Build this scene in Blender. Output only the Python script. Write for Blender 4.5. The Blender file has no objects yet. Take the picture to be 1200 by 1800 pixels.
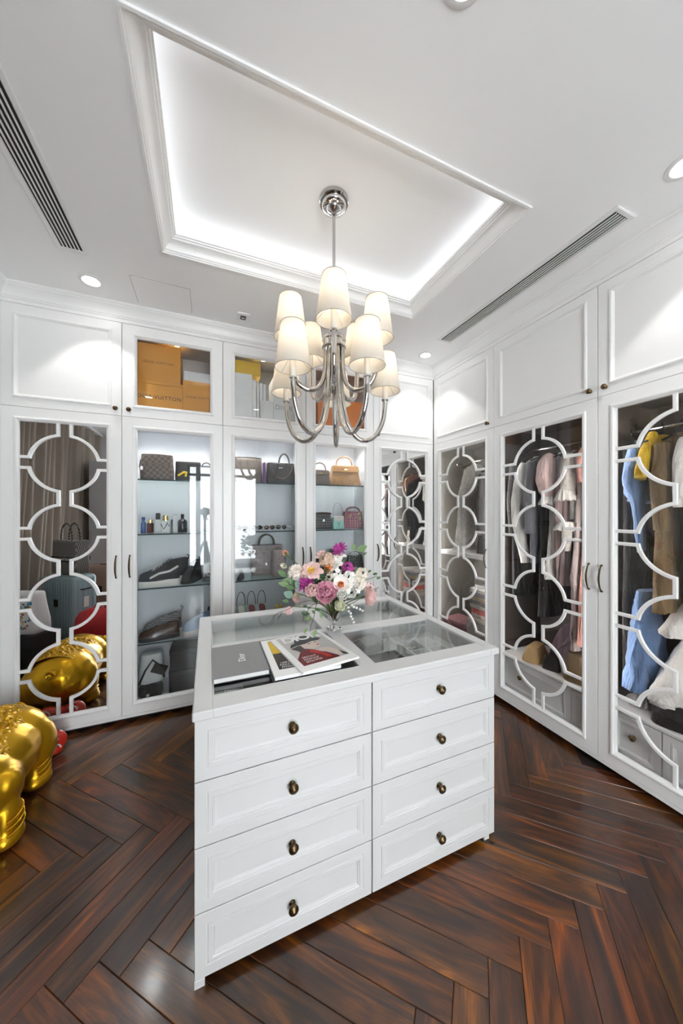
import bpy, bmesh, math, random
from mathutils import Vector, Matrix, Euler
from math import sin, cos, pi, radians as rad, sqrt
random.seed(7)
SC = bpy.context.scene
COL = SC.collection
# ------------------------------------------------------------------ camera
cam_d = bpy.data.cameras.new('camera'); cam = bpy.data.objects.new('camera', cam_d); COL.objects.link(cam)
cam_d.sensor_fit = 'VERTICAL'; cam_d.sensor_height = 36.0; cam_d.lens = 36.0 * 571.96 / 1800.0
cam_d.shift_y = -2.8 / 1800.0; cam_d.clip_start = 0.02
cam.location = (0, 0, 1.56); cam.rotation_euler = (rad(90), 0, -rad(22.316))
SC.camera = cam
# ------------------------------------------------------------------ view, world
vs = SC.view_settings; vs.view_transform = 'Standard'; vs.look = 'None'; vs.gamma = 1.0; vs.use_curve_mapping = False
vs.exposure = 2.06
SC.cycles.max_bounces = 16; SC.cycles.diffuse_bounces = 8; SC.cycles.glossy_bounces = 6
SC.cycles.transparent_max_bounces = 24; SC.cycles.transmission_bounces = 8
SC.cycles.caustics_reflective = False; SC.cycles.caustics_refractive = False; SC.cycles.sample_clamp_indirect = 6.0
SC.cycles.use_denoising = True
wd = bpy.data.worlds.new('sky'); SC.world = wd; wd.use_nodes = True
nt = wd.node_tree; bg = nt.nodes['Background']
tcn = nt.nodes.new('ShaderNodeTexCoord'); spx = nt.nodes.new('ShaderNodeSeparateXYZ'); rmp = nt.nodes.new('ShaderNodeValToRGB')
nt.links.new(tcn.outputs['Generated'], spx.inputs[0]); nt.links.new(spx.outputs['Z'], rmp.inputs[0]); nt.links.new(rmp.outputs[0], bg.inputs[0])
rmp.color_ramp.elements[0].position = 0.0; rmp.color_ramp.elements[0].color = (.84, .85, .865, 1)
rmp.color_ramp.elements[1].position = 0.06; rmp.color_ramp.elements[1].color = (.97, .98, 1, 1)
bg.inputs[1].default_value = 4.35
SPOT_W, BULB_W, COVE_E, SHOW_W, ROBE_FILL_W = 4.0, .10, 1.75, 2.0, 20.0   # downlight watts, shade bulb watts, cove strip emission, cabinet puck watts, added wardrobe fill watts
# ------------------------------------------------------------------ materials
def M(name, col, rough=.5, metal=0, spec=.5, coat=0, bump=None, var=None, trans=0, sheen=0):
    m = bpy.data.materials.new(name); m.use_nodes = True; n = m.node_tree; b = n.nodes['Principled BSDF']
    b.inputs['Base Color'].default_value = (*col, 1); b.inputs['Roughness'].default_value = rough; b.inputs['Metallic'].default_value = metal
    b.inputs['Specular IOR Level'].default_value = spec; b.inputs['Coat Weight'].default_value = coat; b.inputs['Coat Roughness'].default_value = .08
    b.inputs['Transmission Weight'].default_value = trans; b.inputs['Sheen Weight'].default_value = sheen
    if bump or var:
        tc = n.nodes.new('ShaderNodeTexCoord')
        if var:   # (scale, colour2, contrast)
            nz = n.nodes.new('ShaderNodeTexNoise'); nz.inputs['Scale'].default_value = var[0]; nz.inputs['Detail'].default_value = 5
            cr = n.nodes.new('ShaderNodeValToRGB'); cr.color_ramp.elements[0].position = .5 - var[2]; cr.color_ramp.elements[1].position = .5 + var[2]
            cr.color_ramp.elements[0].color = (*col, 1); cr.color_ramp.elements[1].color = (*var[1], 1)
            n.links.new(tc.outputs['Object'], nz.inputs[0]); n.links.new(nz.outputs[0], cr.inputs[0]); n.links.new(cr.outputs[0], b.inputs['Base Color'])
        if bump:  # (scale, strength, kind)
            t = n.nodes.new('ShaderNodeTexVoronoi' if len(bump) > 2 and bump[2] == 'v' else 'ShaderNodeTexNoise'); t.inputs['Scale'].default_value = bump[0]
            bp = n.nodes.new('ShaderNodeBump'); bp.inputs['Strength'].default_value = bump[1]; bp.inputs['Distance'].default_value = .01
            n.links.new(tc.outputs['Object'], t.inputs[0]); n.links.new(t.outputs[0], bp.inputs['Height']); n.links.new(bp.outputs[0], b.inputs['Normal'])
    return m
def M_emit(name, col, e):
    m = bpy.data.materials.new(name); m.use_nodes = True; n = m.node_tree; n.nodes.clear()
    o = n.nodes.new('ShaderNodeOutputMaterial'); s = n.nodes.new('ShaderNodeEmission'); s.inputs[0].default_value = (*col, 1); s.inputs[1].default_value = e
    n.links.new(s.outputs[0], o.inputs[0]); return m
def M_pane(name, tint, ior=1.5, gloss=1.0):   # thin clear pane: tinted see-through plus mirror-like reflection by angle
    m = bpy.data.materials.new(name); m.use_nodes = True; n = m.node_tree; n.nodes.clear()
    o = n.nodes.new('ShaderNodeOutputMaterial'); t = n.nodes.new('ShaderNodeBsdfTransparent'); t.inputs[0].default_value = (*tint, 1)
    g = n.nodes.new('ShaderNodeBsdfGlossy'); g.inputs['Roughness'].default_value = 0.0; g.inputs[0].default_value = (gloss, gloss, gloss, 1)
    fr = n.nodes.new('ShaderNodeFresnel'); fr.inputs[0].default_value = ior; mx = n.nodes.new('ShaderNodeMixShader')
    ge = n.nodes.new('ShaderNodeNewGeometry'); iv = n.nodes.new('ShaderNodeMath'); iv.operation = 'SUBTRACT'; iv.inputs[0].default_value = 1.0; n.links.new(ge.outputs['Backfacing'], iv.inputs[1])
    mu = n.nodes.new('ShaderNodeMath'); mu.operation = 'MULTIPLY'; n.links.new(fr.outputs[0], mu.inputs[0]); n.links.new(iv.outputs[0], mu.inputs[1])   # only the outer face mirrors
    n.links.new(mu.outputs[0], mx.inputs[0]); n.links.new(t.outputs[0], mx.inputs[1]); n.links.new(g.outputs[0], mx.inputs[2]); n.links.new(mx.outputs[0], o.inputs[0])
    return m
def M_cloth(name, col, see=0.0, rough=.85, col2=None, sc=6):   # fabric with soft hanging creases, optionally partly see-through (lace) or blotched
    m = M(name, col, rough, sheen=.25, spec=.2, var=(sc, col2, .12) if col2 else None); n = m.node_tree; b = n.nodes['Principled BSDF']; N = n.nodes.new; L = n.links.new
    tc = N('ShaderNodeTexCoord'); mp = N('ShaderNodeMapping'); mp.inputs['Scale'].default_value = (16, 16, 3.5); nz = N('ShaderNodeTexNoise'); nz.inputs['Scale'].default_value = 1.0; nz.inputs['Detail'].default_value = 4; nz.inputs['Distortion'].default_value = 1.5
    bp = N('ShaderNodeBump'); bp.inputs['Strength'].default_value = .8; bp.inputs['Distance'].default_value = .035; L(tc.outputs['Object'], mp.inputs[0]); L(mp.outputs[0], nz.inputs[0]); L(nz.outputs[0], bp.inputs['Height']); L(bp.outputs[0], b.inputs['Normal'])
    if see: b.inputs['Alpha'].default_value = 1 - see
    return m
def M_shade(name, col, tr):
    m = bpy.data.materials.new(name); m.use_nodes = True; n = m.node_tree; n.nodes.clear()
    o = n.nodes.new('ShaderNodeOutputMaterial'); d = n.nodes.new('ShaderNodeBsdfDiffuse'); t = n.nodes.new('ShaderNodeBsdfTranslucent')
    d.inputs[0].default_value = (*col, 1); t.inputs[0].default_value = (*col, 1); mx = n.nodes.new('ShaderNodeMixShader'); mx.inputs[0].default_value = tr
    n.links.new(d.outputs[0], mx.inputs[1]); n.links.new(t.outputs[0], mx.inputs[2]); n.links.new(mx.outputs[0], o.inputs[0]); return m
def M_wood(name):   # walnut plank: grain along local x, shifted and toned per plank by the object's random number
    m = bpy.data.materials.new(name); m.use_nodes = True; n = m.node_tree; N = n.nodes.new; L = n.links.new; b = n.nodes['Principled BSDF']
    tc = N('ShaderNodeTexCoord'); oi = N('ShaderNodeObjectInfo'); ml = N('ShaderNodeMath'); ml.operation = 'MULTIPLY'; ml.inputs[1].default_value = 37.0
    L(oi.outputs['Random'], ml.inputs[0]); ad = N('ShaderNodeVectorMath'); ad.operation = 'ADD'; L(tc.outputs['Object'], ad.inputs[0]); L(ml.outputs[0], ad.inputs[1])
    mp = N('ShaderNodeMapping'); mp.inputs['Scale'].default_value = (.9, 6.5, 1); L(ad.outputs[0], mp.inputs[0])
    n1 = N('ShaderNodeTexNoise'); n1.inputs['Scale'].default_value = 1.7; n1.inputs['Detail'].default_value = 5; n1.inputs['Distortion'].default_value = 2.2; L(mp.outputs[0], n1.inputs[0])
    mp2 = N('ShaderNodeMapping'); mp2.inputs['Scale'].default_value = (7, 210, 1); L(ad.outputs[0], mp2.inputs[0])
    n2 = N('ShaderNodeTexNoise'); n2.inputs['Scale'].default_value = 1.5; n2.inputs['Detail'].default_value = 5; n2.inputs['Distortion'].default_value = .35; L(mp2.outputs[0], n2.inputs[0])
    cr = N('ShaderNodeValToRGB'); e = cr.color_ramp.elements; e[0].position = .30; e[0].color = (.020, .0085, .0050, 1); e[1].position = .74; e[1].color = (.27, .098, .026, 1)
    x = cr.color_ramp.elements.new(.47); x.color = (.055, .021, .0085, 1); x = cr.color_ramp.elements.new(.60); x.color = (.120, .043, .0135, 1)
    L(n1.outputs[0], cr.inputs[0])
    mx = N('ShaderNodeMix'); mx.data_type = 'RGBA'; mx.blend_type = 'MULTIPLY'; mx.inputs[0].default_value = .75
    c2 = N('ShaderNodeValToRGB'); c2.color_ramp.elements[0].position = .3; c2.color_ramp.elements[0].color = (.50, .46, .44, 1); c2.color_ramp.elements[1].position = .62; c2.color_ramp.elements[1].color = (1.2, 1.17, 1.14, 1)
    L(n2.outputs[0], c2.inputs[0]); L(cr.outputs[0], mx.inputs[6]); L(c2.outputs[0], mx.inputs[7])
    hs = N('ShaderNodeHueSaturation'); mr = N('ShaderNodeMapRange'); mr.inputs['To Min'].default_value = .62; mr.inputs['To Max'].default_value = 1.45
    sq = N('ShaderNodeMath'); sq.operation = 'FRACT'; m7 = N('ShaderNodeMath'); m7.operation = 'MULTIPLY'; m7.inputs[1].default_value = 7.31; L(oi.outputs['Random'], m7.inputs[0]); L(m7.outputs[0], sq.inputs[0])
    L(sq.outputs[0], mr.inputs[0]); L(mr.outputs[0], hs.inputs['Value']); hs.inputs['Saturation'].default_value = 1.08; hr = N('ShaderNodeMapRange'); hr.inputs['To Min'].default_value = .488; hr.inputs['To Max'].default_value = .508; L(oi.outputs['Random'], hr.inputs[0]); L(hr.outputs[0], hs.inputs['Hue']); L(mx.outputs[2], hs.inputs['Color']); L(hs.outputs[0], b.inputs['Base Color'])
    b.inputs['Roughness'].default_value = .40; b.inputs['Coat Weight'].default_value = .75; b.inputs['Coat Roughness'].default_value = .15; b.inputs['Coat IOR'].default_value = 1.55
    bp = N('ShaderNodeBump'); bp.inputs['Strength'].default_value = .12; bp.inputs['Distance'].default_value = .004; L(n2.outputs[0], bp.inputs['Height']); L(bp.outputs[0], b.inputs['Normal'])
    return m
def M_check(name, a, bcol, sx, sy, rough=.5, metal=0, diag=0.0, bump=0.0):   # woven / quilted two-tone check on the object's own coordinates
    m = M(name, a, rough, metal); n = m.node_tree; N = n.nodes.new; L = n.links.new; b = n.nodes['Principled BSDF']
    tc = N('ShaderNodeTexCoord'); mp = N('ShaderNodeMapping'); mp.inputs['Rotation'].default_value = (0, diag, 0); mp.inputs['Scale'].default_value = (sx, sx, sy)
    ck = N('ShaderNodeTexChecker'); ck.inputs['Scale'].default_value = 1; ck.inputs['Color1'].default_value = (*a, 1); ck.inputs['Color2'].default_value = (*bcol, 1)
    L(tc.outputs['Object'], mp.inputs[0]); L(mp.outputs[0], ck.inputs[0]); L(ck.outputs[0], b.inputs['Base Color'])
    return m
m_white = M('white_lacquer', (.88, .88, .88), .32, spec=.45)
m_island = M('toned_down_white_lacquer', (.64, .64, .64), .32, spec=.45)  # the cabinet white, darkened in colour to offset strong window light
m_wall = M('white_wall_paint', (.84, .84, .84), .8)
m_ceil = M('white_ceiling_paint', (.885, .885, .89), .85)
m_inner = M('white_cabinet_lining', (.74, .76, .79), .5)
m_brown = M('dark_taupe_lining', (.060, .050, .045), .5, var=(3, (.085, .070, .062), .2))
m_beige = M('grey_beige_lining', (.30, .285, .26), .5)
m_gap = M('toe_kick_shade', (.02, .019, .02), .6)  # near-black colour carries the shadow gap under doors and drawers
m_pane = M_pane('clear_cabinet_glass', (.965, .975, .98), 1.62)
m_tint = M_pane('smoked_cabinet_glass', (.90, .895, .89), 1.6)
m_top = M_pane('table_top_glass', (.87, .885, .88), 1.85)
m_mirror = M('mirror_silver', (.80, .80, .80), 0.0, 1.0)
m_bronze = M('antique_bronze', (.13, .088, .045), .34, 1.0, bump=(60, .15))
m_chrome = M('polished_nickel', (.60, .585, .57), .05, 1.0)
m_steel = M('brushed_steel', (.55, .55, .56), .3, 1.0)
m_dark = M('slot_shade_black', (.012, .012, .012), .7)  # near-black in place of the shade inside slots and openings
m_gold = M('golden_lacquer', (.68, .37, .012), .30, .8, bump=(30, .06))
m_goldtex = M('golden_carved_curls', (.62, .34, .014), .38, .7, bump=(55, 1.0, 'v'))
m_shade = M_shade('white_lamp_shade', (.82, .79, .745), .5)
m_blackm = M('black_leather', (.015, .015, .016), .42, bump=(80, .2))
m_paper = M('white_paper', (.82, .82, .81), .6)
m_glassw = M('clear_crystal', (1, 1, 1), .0, trans=1.0)
m_shelf = M_pane('shelf_glass', (.86, .92, .91), 1.5)
m_edge = M('shelf_glass_edge', (.025, .055, .06), .12)
m_sheen = M('black_plastic', (.02, .02, .02), .25)
m_white2 = M('white_plastic', (.8, .8, .8), .4)
m_wood = M_wood('walnut_plank')
# ------------------------------------------------------------------ mesh builder
class MB:
    def __init__(s): s.v = []; s.f = []; s.m = []
    def add(s, vs, fs, mi=0, X=None):
        o = len(s.v); s.v += [tuple(X @ Vector(p)) if X else tuple(p) for p in vs]; s.f += [tuple(i + o for i in f) for f in fs]; s.m += [mi] * len(fs); return s
    def box(s, x0, x1, y0, y1, z0, z1, mi=0, X=None, c=0.0):
        if c <= 0:
            vs = [(x, y, z) for z in (z0, z1) for y in (y0, y1) for x in (x0, x1)]
            return s.add(vs, [(0, 2, 3, 1), (4, 5, 7, 6), (0, 1, 5, 4), (2, 6, 7, 3), (0, 4, 6, 2), (1, 3, 7, 5)], mi, X)
        bm = bmesh.new()
        for x, sx in ((x0, 1), (x1, -1)):
            for y, sy in ((y0, 1), (y1, -1)):
                for z, sz in ((z0, 1), (z1, -1)):
                    bm.verts.new((x, y + sy * c, z + sz * c)); bm.verts.new((x + sx * c, y, z + sz * c)); bm.verts.new((x + sx * c, y + sy * c, z))
        bmesh.ops.convex_hull(bm, input=list(bm.verts)); bmesh.ops.dissolve_limit(bm, angle_limit=.01, verts=bm.verts, edges=bm.edges)
        bm.verts.index_update(); s.add([v.co[:] for v in bm.verts], [[v.index for v in f.verts] for f in bm.faces], mi, X); bm.free(); return s
    def loft(s, rings, mi=0, cap=(True, True), X=None, closed=True):
        n = len(rings[0]); vs = [p for r in rings for p in r]; fs = []
        for i in range(len(rings) - 1):
            for j in range(n if closed else n - 1):
                k = (j + 1) % n; fs.append((i * n + j, i * n + k, (i + 1) * n + k, (i + 1) * n + j))
        if cap[0] and closed: fs.append(tuple(range(n - 1, -1, -1)))
        if cap[1] and closed: fs.append(tuple((len(rings) - 1) * n + j for j in range(n)))
        return s.add(vs, fs, mi, X)
    def lathe(s, prof, n=20, mi=0, X=None, cap=(True, True)):
        return s.loft([[(r * cos(2 * pi * j / n), r * sin(2 * pi * j / n), z) for j in range(n)] for r, z in prof], mi, cap, X)
    def tube(s, path, r, n=8, mi=0, X=None, cap=(True, True), flat=1.0):
        P = [Vector(p) for p in path]; R = r if isinstance(r, (list, tuple)) else [r] * len(P); rings = []; up = None
        for i, p in enumerate(P):
            t = (P[min(i + 1, len(P) - 1)] - P[max(i - 1, 0)]).normalized()
            if up is None: up = t.orthogonal().normalized()
            up = (up - t * up.dot(t)); up = up.normalized() if up.length > 1e-6 else t.orthogonal().normalized(); w = t.cross(up)
            rings.append([tuple(p + up * (R[i] * cos(2 * pi * j / n)) + w * (R[i] * flat * sin(2 * pi * j / n))) for j in range(n)])
        return s.loft(rings, mi, cap, X)
    def frame(s, rect, prof, mi=0, closed=True, center=False, X=None):   # mitred moulding round a rectangle in the local xz plane; prof = (inset, y)
        x0, x1, z0, z1 = rect; rings = [[(x0 + u, y, z0 + u), (x1 - u, y, z0 + u), (x1 - u, y, z1 - u), (x0 + u, y, z1 - u)] for u, y in prof]
        if closed: rings.append(rings[0])
        s.loft(rings, mi, (False, False), X)
        if center: s.add(rings[-1], [(0, 1, 2, 3)], mi, X)
        return s
    def ribbon(s, pts, w, y0, y1, mi=0, X=None, closed=False):   # flat bar of width w following pts (x, z), front at y0 with small chamfers
        P = [Vector((p[0], p[1])) for p in pts]; n = len(P); c = min(.003, w * .2); rings = []
        for i in range(n):
            a = P[i] - P[i - 1] if (i > 0 or closed) else P[1] - P[0]; b = P[(i + 1) % n] - P[i] if (i < n - 1 or closed) else a
            a = a.normalized(); b = b.normalized(); na = Vector((-a.y, a.x)); nb = Vector((-b.y, b.x)); m = (na + nb); m = m / max(.35, m.length_squared / 2 if m.length_squared > 0 else 1)
            q = lambda k, y: (P[i].x + m.x * k, y, P[i].y + m.y * k); h = w / 2
            rings.append([q(-h, y1), q(-h, y0 + c), q(-h + c, y0), q(h - c, y0), q(h, y0 + c), q(h, y1)])
        if closed: rings.append(rings[0])
        return s.loft(rings, mi, (not closed, not closed), X)
    def sphere(s, c, r, n=10, mi=0, X=None, sc=(1, 1, 1)):
        rings = [[(c[0] + sc[0] * r * sin(a) * cos(2 * pi * j / n), c[1] + sc[1] * r * sin(a) * sin(2 * pi * j / n), c[2] - sc[2] * r * cos(a)) for j in range(n)] for a in [pi * (i + .12) / (n // 2 + .24) for i in range(n // 2 + 1)]]
        return s.loft(rings, mi, (True, True), X)
    def grid(s, fn, nu, nv, mi=0, X=None):
        vs = [fn(i / nu, j / nv) for i in range(nu + 1) for j in range(nv + 1)]
        return s.add(vs, [(i * (nv + 1) + j, (i + 1) * (nv + 1) + j, (i + 1) * (nv + 1) + j + 1, i * (nv + 1) + j + 1) for i in range(nu) for j in range(nv)], mi, X)
    def mesh(s, name, mats, smooth=False, ang=40, recalc=True):
        me = bpy.data.meshes.new(name); me.from_pydata(s.v, [], s.f)
        for mt in (mats if isinstance(mats, (list, tuple)) else [mats]): me.materials.append(mt)
        if any(s.m): me.polygons.foreach_set('material_index', s.m)
        if recalc:
            bm = bmesh.new(); bm.from_mesh(me); bmesh.ops.recalc_face_normals(bm, faces=bm.faces); bm.to_mesh(me); bm.free()
        if smooth:
            me.polygons.foreach_set('use_smooth', [True] * len(me.polygons)); me.set_sharp_from_angle(angle=rad(ang))
        me.update(); return me
    def build(s, name, mats, parent=None, smooth=False, ang=40, loc=None, rot=None, recalc=True):
        return put(s.mesh(name, mats, smooth, ang, recalc), name, parent, loc, rot)
def put(me, name, parent=None, loc=None, rot=None):
    o = bpy.data.objects.new(name, me); COL.objects.link(o)
    if parent: o.parent = parent
    if loc is not None: o.location = loc
    if rot is not None: o.rotation_euler = rot
    return o
def tag(o, label=None, cat=None, group=None, kind=None):
    if label: o['label'] = label
    if cat: o['category'] = cat
    if group: o['group'] = group
    if kind: o['kind'] = kind
    return o
def thing(name, loc, label, cat, rz=0, group=None, rot=None):
    o = bpy.data.objects.new(name, None); COL.objects.link(o); o.location = loc; o.rotation_euler = rot if rot else (0, 0, rz); o.empty_display_size = .05
    return tag(o, label, cat, group)
def copy_tree(o, parent=None):
    c = o.copy(); COL.objects.link(c)
    if parent: c.parent = parent
    for ch in list(o.children): copy_tree(ch, c)
    return c
def text_mesh(body, size, align='CENTER', depth=.0006, shear=0, space=1.0, bold=0.0):
    cu = bpy.data.curves.new('lettering', 'FONT'); cu.body = body; cu.size = size; cu.align_x = align; cu.align_y = 'CENTER'; cu.extrude = depth; cu.shear = shear; cu.space_character = space; cu.offset = bold; cu.resolution_u = 3
    ob = bpy.data.objects.new('lettering', cu); COL.objects.link(ob); dg = bpy.context.evaluated_depsgraph_get(); me = bpy.data.meshes.new_from_object(ob.evaluated_get(dg))
    bpy.data.objects.remove(ob); bpy.data.curves.remove(cu); return me
def lettering(body, size, mat, parent, loc, rot=(pi / 2, 0, 0), name='lettering', **k):
    me = text_mesh(body, size, **k); me.materials.clear(); me.materials.append(mat); return put(me, name, parent, loc, rot)
def arc(cx, cz, r, a0, a1, n): return [(cx + r * cos(a0 + (a1 - a0) * i / n), cz + r * sin(a0 + (a1 - a0) * i / n)) for i in range(n + 1)]
def rrect(w, d, z, r=.3, n=6, cx=0, cy=0):   # rounded rectangle ring, r as share of the shorter half side
    rr = min(w, d) / 2 * r; out = []
    for qx, qy, a in ((1, 1, 0), (-1, 1, pi / 2), (-1, -1, pi), (1, -1, 1.5 * pi)):
        for i in range(n + 1):
            t = a + pi / 2 * i / n; out.append((cx + qx * (w / 2 - rr) + rr * cos(t), cy + qy * (d / 2 - rr) + rr * sin(t), z))
    return out
# ------------------------------------------------------------------ room shell
YB, XR, CZ = 2.80, 2.195, 3.05       # cabinet door planes and ceiling height
SWAP = Matrix(((1, 0, 0, 0), (0, 0, 1, 0), (0, 1, 0, 0), (0, 0, 0, 1)))   # local xz plane laid flat, front facing down
def struct(mb, name, mat, parent=None, **k):
    o = mb.build(name, mat, parent, **k)
    if not parent: o['kind'] = 'structure'
    return o
floor = struct(MB().box(-2.15, 2.95, -2.4, 3.4, -.12, -.004), 'floor', M('dark_subfloor', (.012, .007, .005), .6))
floor['label'] = 'glossy dark walnut floor laid in a herringbone pattern'
PW, PL = .106, .714
plank_me = MB().box(-PL / 2 + .0007, PL / 2 - .0007, -PW / 2 + .0007, PW / 2 - .0007, -.012, 0, c=.0016).mesh('plank', m_wood)
S2 = sqrt(2); px0, py0 = -.05, 1.362
for st in range(-5, 3):
    for k in range(-34, 36):
        for hv in (0, 1):
            if hv == 0: p, q = k * PW + PL / 2, k * PW + PW / 2
            else: p, q = (k - .5) * PW + PL, k * PW - PL / 2
            p += st * PL; q -= st * PL
            x, y = px0 + (p + q) / S2, py0 + (p - q) / S2
            if -2.0 < x < 2.35 and -1.15 < y < 2.95:
                o = put(plank_me, 'plank', floor, (x, y, random.uniform(-.0006, .0006)), (random.uniform(-.0012, .0012), random.uniform(-.0004, .0004), rad(45 if hv == 0 else -45) + (pi if random.random() < .5 else 0)))
struct(MB().box(-2.15, 2.95, 3.26, 3.36, -.1, 3.3), 'wall_back', m_wall)
struct(MB().box(-2.05, -1.256, 2.82, 3.26, -.1, 3.04), 'wall_back_left', m_wall)
struct(MB().box(2.80, 2.90, -2.4, 3.26, -.1, 3.3), 'wall_right', m_wall)
struct(MB().box(-2.15, -2.05, -2.4, 3.26, -.1, 3.3), 'wall_left', m_wall)
wx0, wx1, wz0, wz1 = -.42, 1.10, .28, 2.58
struct(MB().box(-2.15, wx0, -2.4, -2.3, -.1, 3.3).box(wx1, 2.95, -2.4, -2.3, -.1, 3.3).box(wx0, wx1, -2.4, -2.3, -.1, wz0).box(wx0, wx1, -2.4, -2.3, wz1, 3.3), 'wall_rear', m_wall)
w1 = struct(MB().frame((wx0, wx1, wz0, wz1), [(0, -2.36), (0, -2.27), (.05, -2.27), (.05, -2.36)]).box(-.245, -.155, -2.35, -2.29, wz0 + .05, wz1 - .05).box(wx0 + .05, wx1 - .05, -2.35, -2.29, 2.33, 2.38), 'window_1', M('grey_window_frame', (.22, .23, .25), .5))
struct(MB().box(wx0 + .05, wx1 - .05, -2.335, -2.33, wz0 + .05, wz1 - .05), 'window_pane', M_pane('window_glass', (.95, .97, .97)), w1)
struct(MB().box(wx0 - .05, wx1 + .05, -2.3, -2.18, wz0 - .04, wz0, c=.004), 'window_sill', m_white, w1)
# ceiling with its tray: slab round the opening, ledge, upper ceiling
tr = (-.25, 1.47, 1.12, 2.125)
cb = MB()
cb.box(-2.15, tr[0], -2.4, 3.36, CZ, CZ + .075).box(tr[1], 2.95, -2.4, 3.36, CZ, CZ + .075).box(tr[0], tr[1], -2.4, tr[2], CZ, CZ + .075).box(tr[0], tr[1], tr[3], 3.36, CZ, CZ + .075)
a, b_, c_, d = tr[0] - .10, tr[1] + .10, tr[2] - .10, tr[3] + .10
cb.box(a - .03, b_ + .03, c_ - .03, d + .03, 3.215, 3.25).box(a - .03, a, c_, d, CZ + .075, 3.215).box(b_, b_ + .03, c_, d, CZ + .075, 3.215).box(a, b_, c_ - .03, c_, CZ + .075, 3.215).box(a, b_, d, d + .03, CZ + .075, 3.215)
ceil = struct(cb, 'ceiling', m_ceil)
ah = MB().box(-.4585, -.1135, 2.4165, 2.7015, CZ - .003, CZ + .001, c=.0008).build('access_hatch', m_ceil, ceil); MB().frame((-.461, -.111, 2.414, 2.704), [(0, CZ - .0008), (.0022, CZ - .0008), (.0022, CZ + .002), (0, CZ + .002)], X=SWAP).build('hatch_seam', M('grey_seam', (.25, .25, .25), .8), ah)
tp = [(0, .002), (0, -.010), (.010, -.010), (.012, -.004), (.018, -.004), (.020, .002), (.026, .006), (.031, .018), (.042, .031), (.056, .040), (.066, .043), (.068, .050), (.076, .052), (.079, .058), (.085, .060), (.085, .075), (0, .075)]
struct(MB().frame(tr, [(u, CZ + y) for u, y in tp], X=SWAP), 'trim_1', m_white, smooth=True, ang=28)
struct(MB().frame((a + .03, b_ - .03, c_ + .03, d - .03), [(0, CZ + .077), (0, CZ + .087), (.012, CZ + .087), (.012, CZ + .077)], X=SWAP), 'trim_2', M_emit('cove_light_strip', (.93, .965, 1), COVE_E))
# crown mouldings, mitred in the two inner corners
cp = [(-.02, 2.930), (.0, 2.930), (.0, 2.954), (.006, 2.956), (.006, 2.964), (.011, 2.968), (.014, 2.984), (.022, 3.003), (.034, 3.018), (.044, 3.024), (.046, 3.032), (.052, 3.034), (.056, 3.040), (.056, 3.051), (-.02, 3.051)]
XL = -1.25
def crown(name, path_fn): struct(MB().loft([[path_fn(u, z, e) for u, z in cp] for e in (0, 1)], 0, (True, True)), name, m_white, smooth=True, ang=28)
crown('trim_3', lambda u, z, e: (XL + u if e == 0 else XR - u, YB - u, z))
crown('trim_4', lambda u, z, e: (XR - u, YB - u if e == 0 else -1.1, z))
crown('trim_5', lambda u, z, e: (XL + u, YB - u if e == 0 else -1.1, z))
struct(MB().box(XL - .12, XL - .02, -1.1, 2.80, 2.80, CZ), 'trim_6', m_wall)
# ------------------------------------------------------------------ ceiling fittings
def vent(cx, label, place):
    y0, y1, hw = .955, 2.315, .075
    t = thing('air_vent', (cx, 0, CZ), label, 'vent', group=None)
    MB().frame((-hw, hw, y0, y1), [(0, .001), (0, -.006), (.004, -.009), (.022, -.007), (.026, -.002), (.027, .004)], X=SWAP).build('vent_frame', m_white2, t)
    MB().box(-hw + .026, hw - .026, y0 + .026, y1 - .026, -.0035, -.0005).build('vent_slot_shade', m_dark, t)  # flat dark sheet, the shade between the slats put into its colour
    sl = MB().box(-.0032, .0032, y0 + .026, y1 - .026, -.0095, -.0036, c=.0012).mesh('slat', m_white2)
    for i in range(5): put(sl, 'slat', t, (-.036 + .018 * i, 0, 0))
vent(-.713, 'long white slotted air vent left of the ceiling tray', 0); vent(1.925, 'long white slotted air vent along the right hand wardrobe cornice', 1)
m_lens = M_emit('downlight_lens', (1, .98, .94), 6.0); m_lensoff = M('downlight_glass', (.75, .75, .75), .3)
def downlight(x, y, label, on=True, beam=True):
    t = thing('recessed_downlight', (x, y, CZ), label, 'downlight', group=None)
    MB().lathe([(.068, .001), (.068, -.003), (.063, -.006), (.050, -.006), (.047, -.003), (.043, -.001), (.043, .001)], 28, cap=(False, False)).build('trim_ring', m_white2, t, smooth=True)
    MB().lathe([(.0435, -.0008), (.030, -.0022), (.001, -.0024)], 24, cap=(False, True)).build('lens', m_lens if on else m_lensoff, t)
    if beam:
        l = bpy.data.lights.new('downlight_beam', 'SPOT'); l.energy = SPOT_W; l.spot_size = rad(86); l.spot_blend = .28; l.shadow_soft_size = .025; l.color = (1, .97, .92)
        lo = bpy.data.objects.new('downlight_beam', l); COL.objects.link(lo); lo.parent = t; lo.location = (0, 0, -.012)
downlight(-.70, 2.568, 'lit round downlight above the left mirrored wardrobe door'); downlight(1.93, 2.582, 'lit round downlight in the corner where the cabinets meet')
downlight(.663, .70, 'round downlight cut off by the top edge of the photo', beam=False); downlight(1.906, .735, 'round downlight at the right edge of the photo near the wardrobes')
downlight(-.72, .70, 'round downlight behind the left vent seen only in reflections', beam=False)
for i, x in enumerate((-1.3, .05, 1.4)): downlight(x, -1.1, ('added round downlight behind the camera at left', 'added round downlight behind the camera in the middle', 'added round downlight behind the camera at right')[i])  # added unseen lamps that brighten the dim left and rear of the room
t = thing('ceiling_sensor', (.25, 2.597, CZ), 'small square white sensor with a dark opening on the ceiling', 'sensor')
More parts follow.
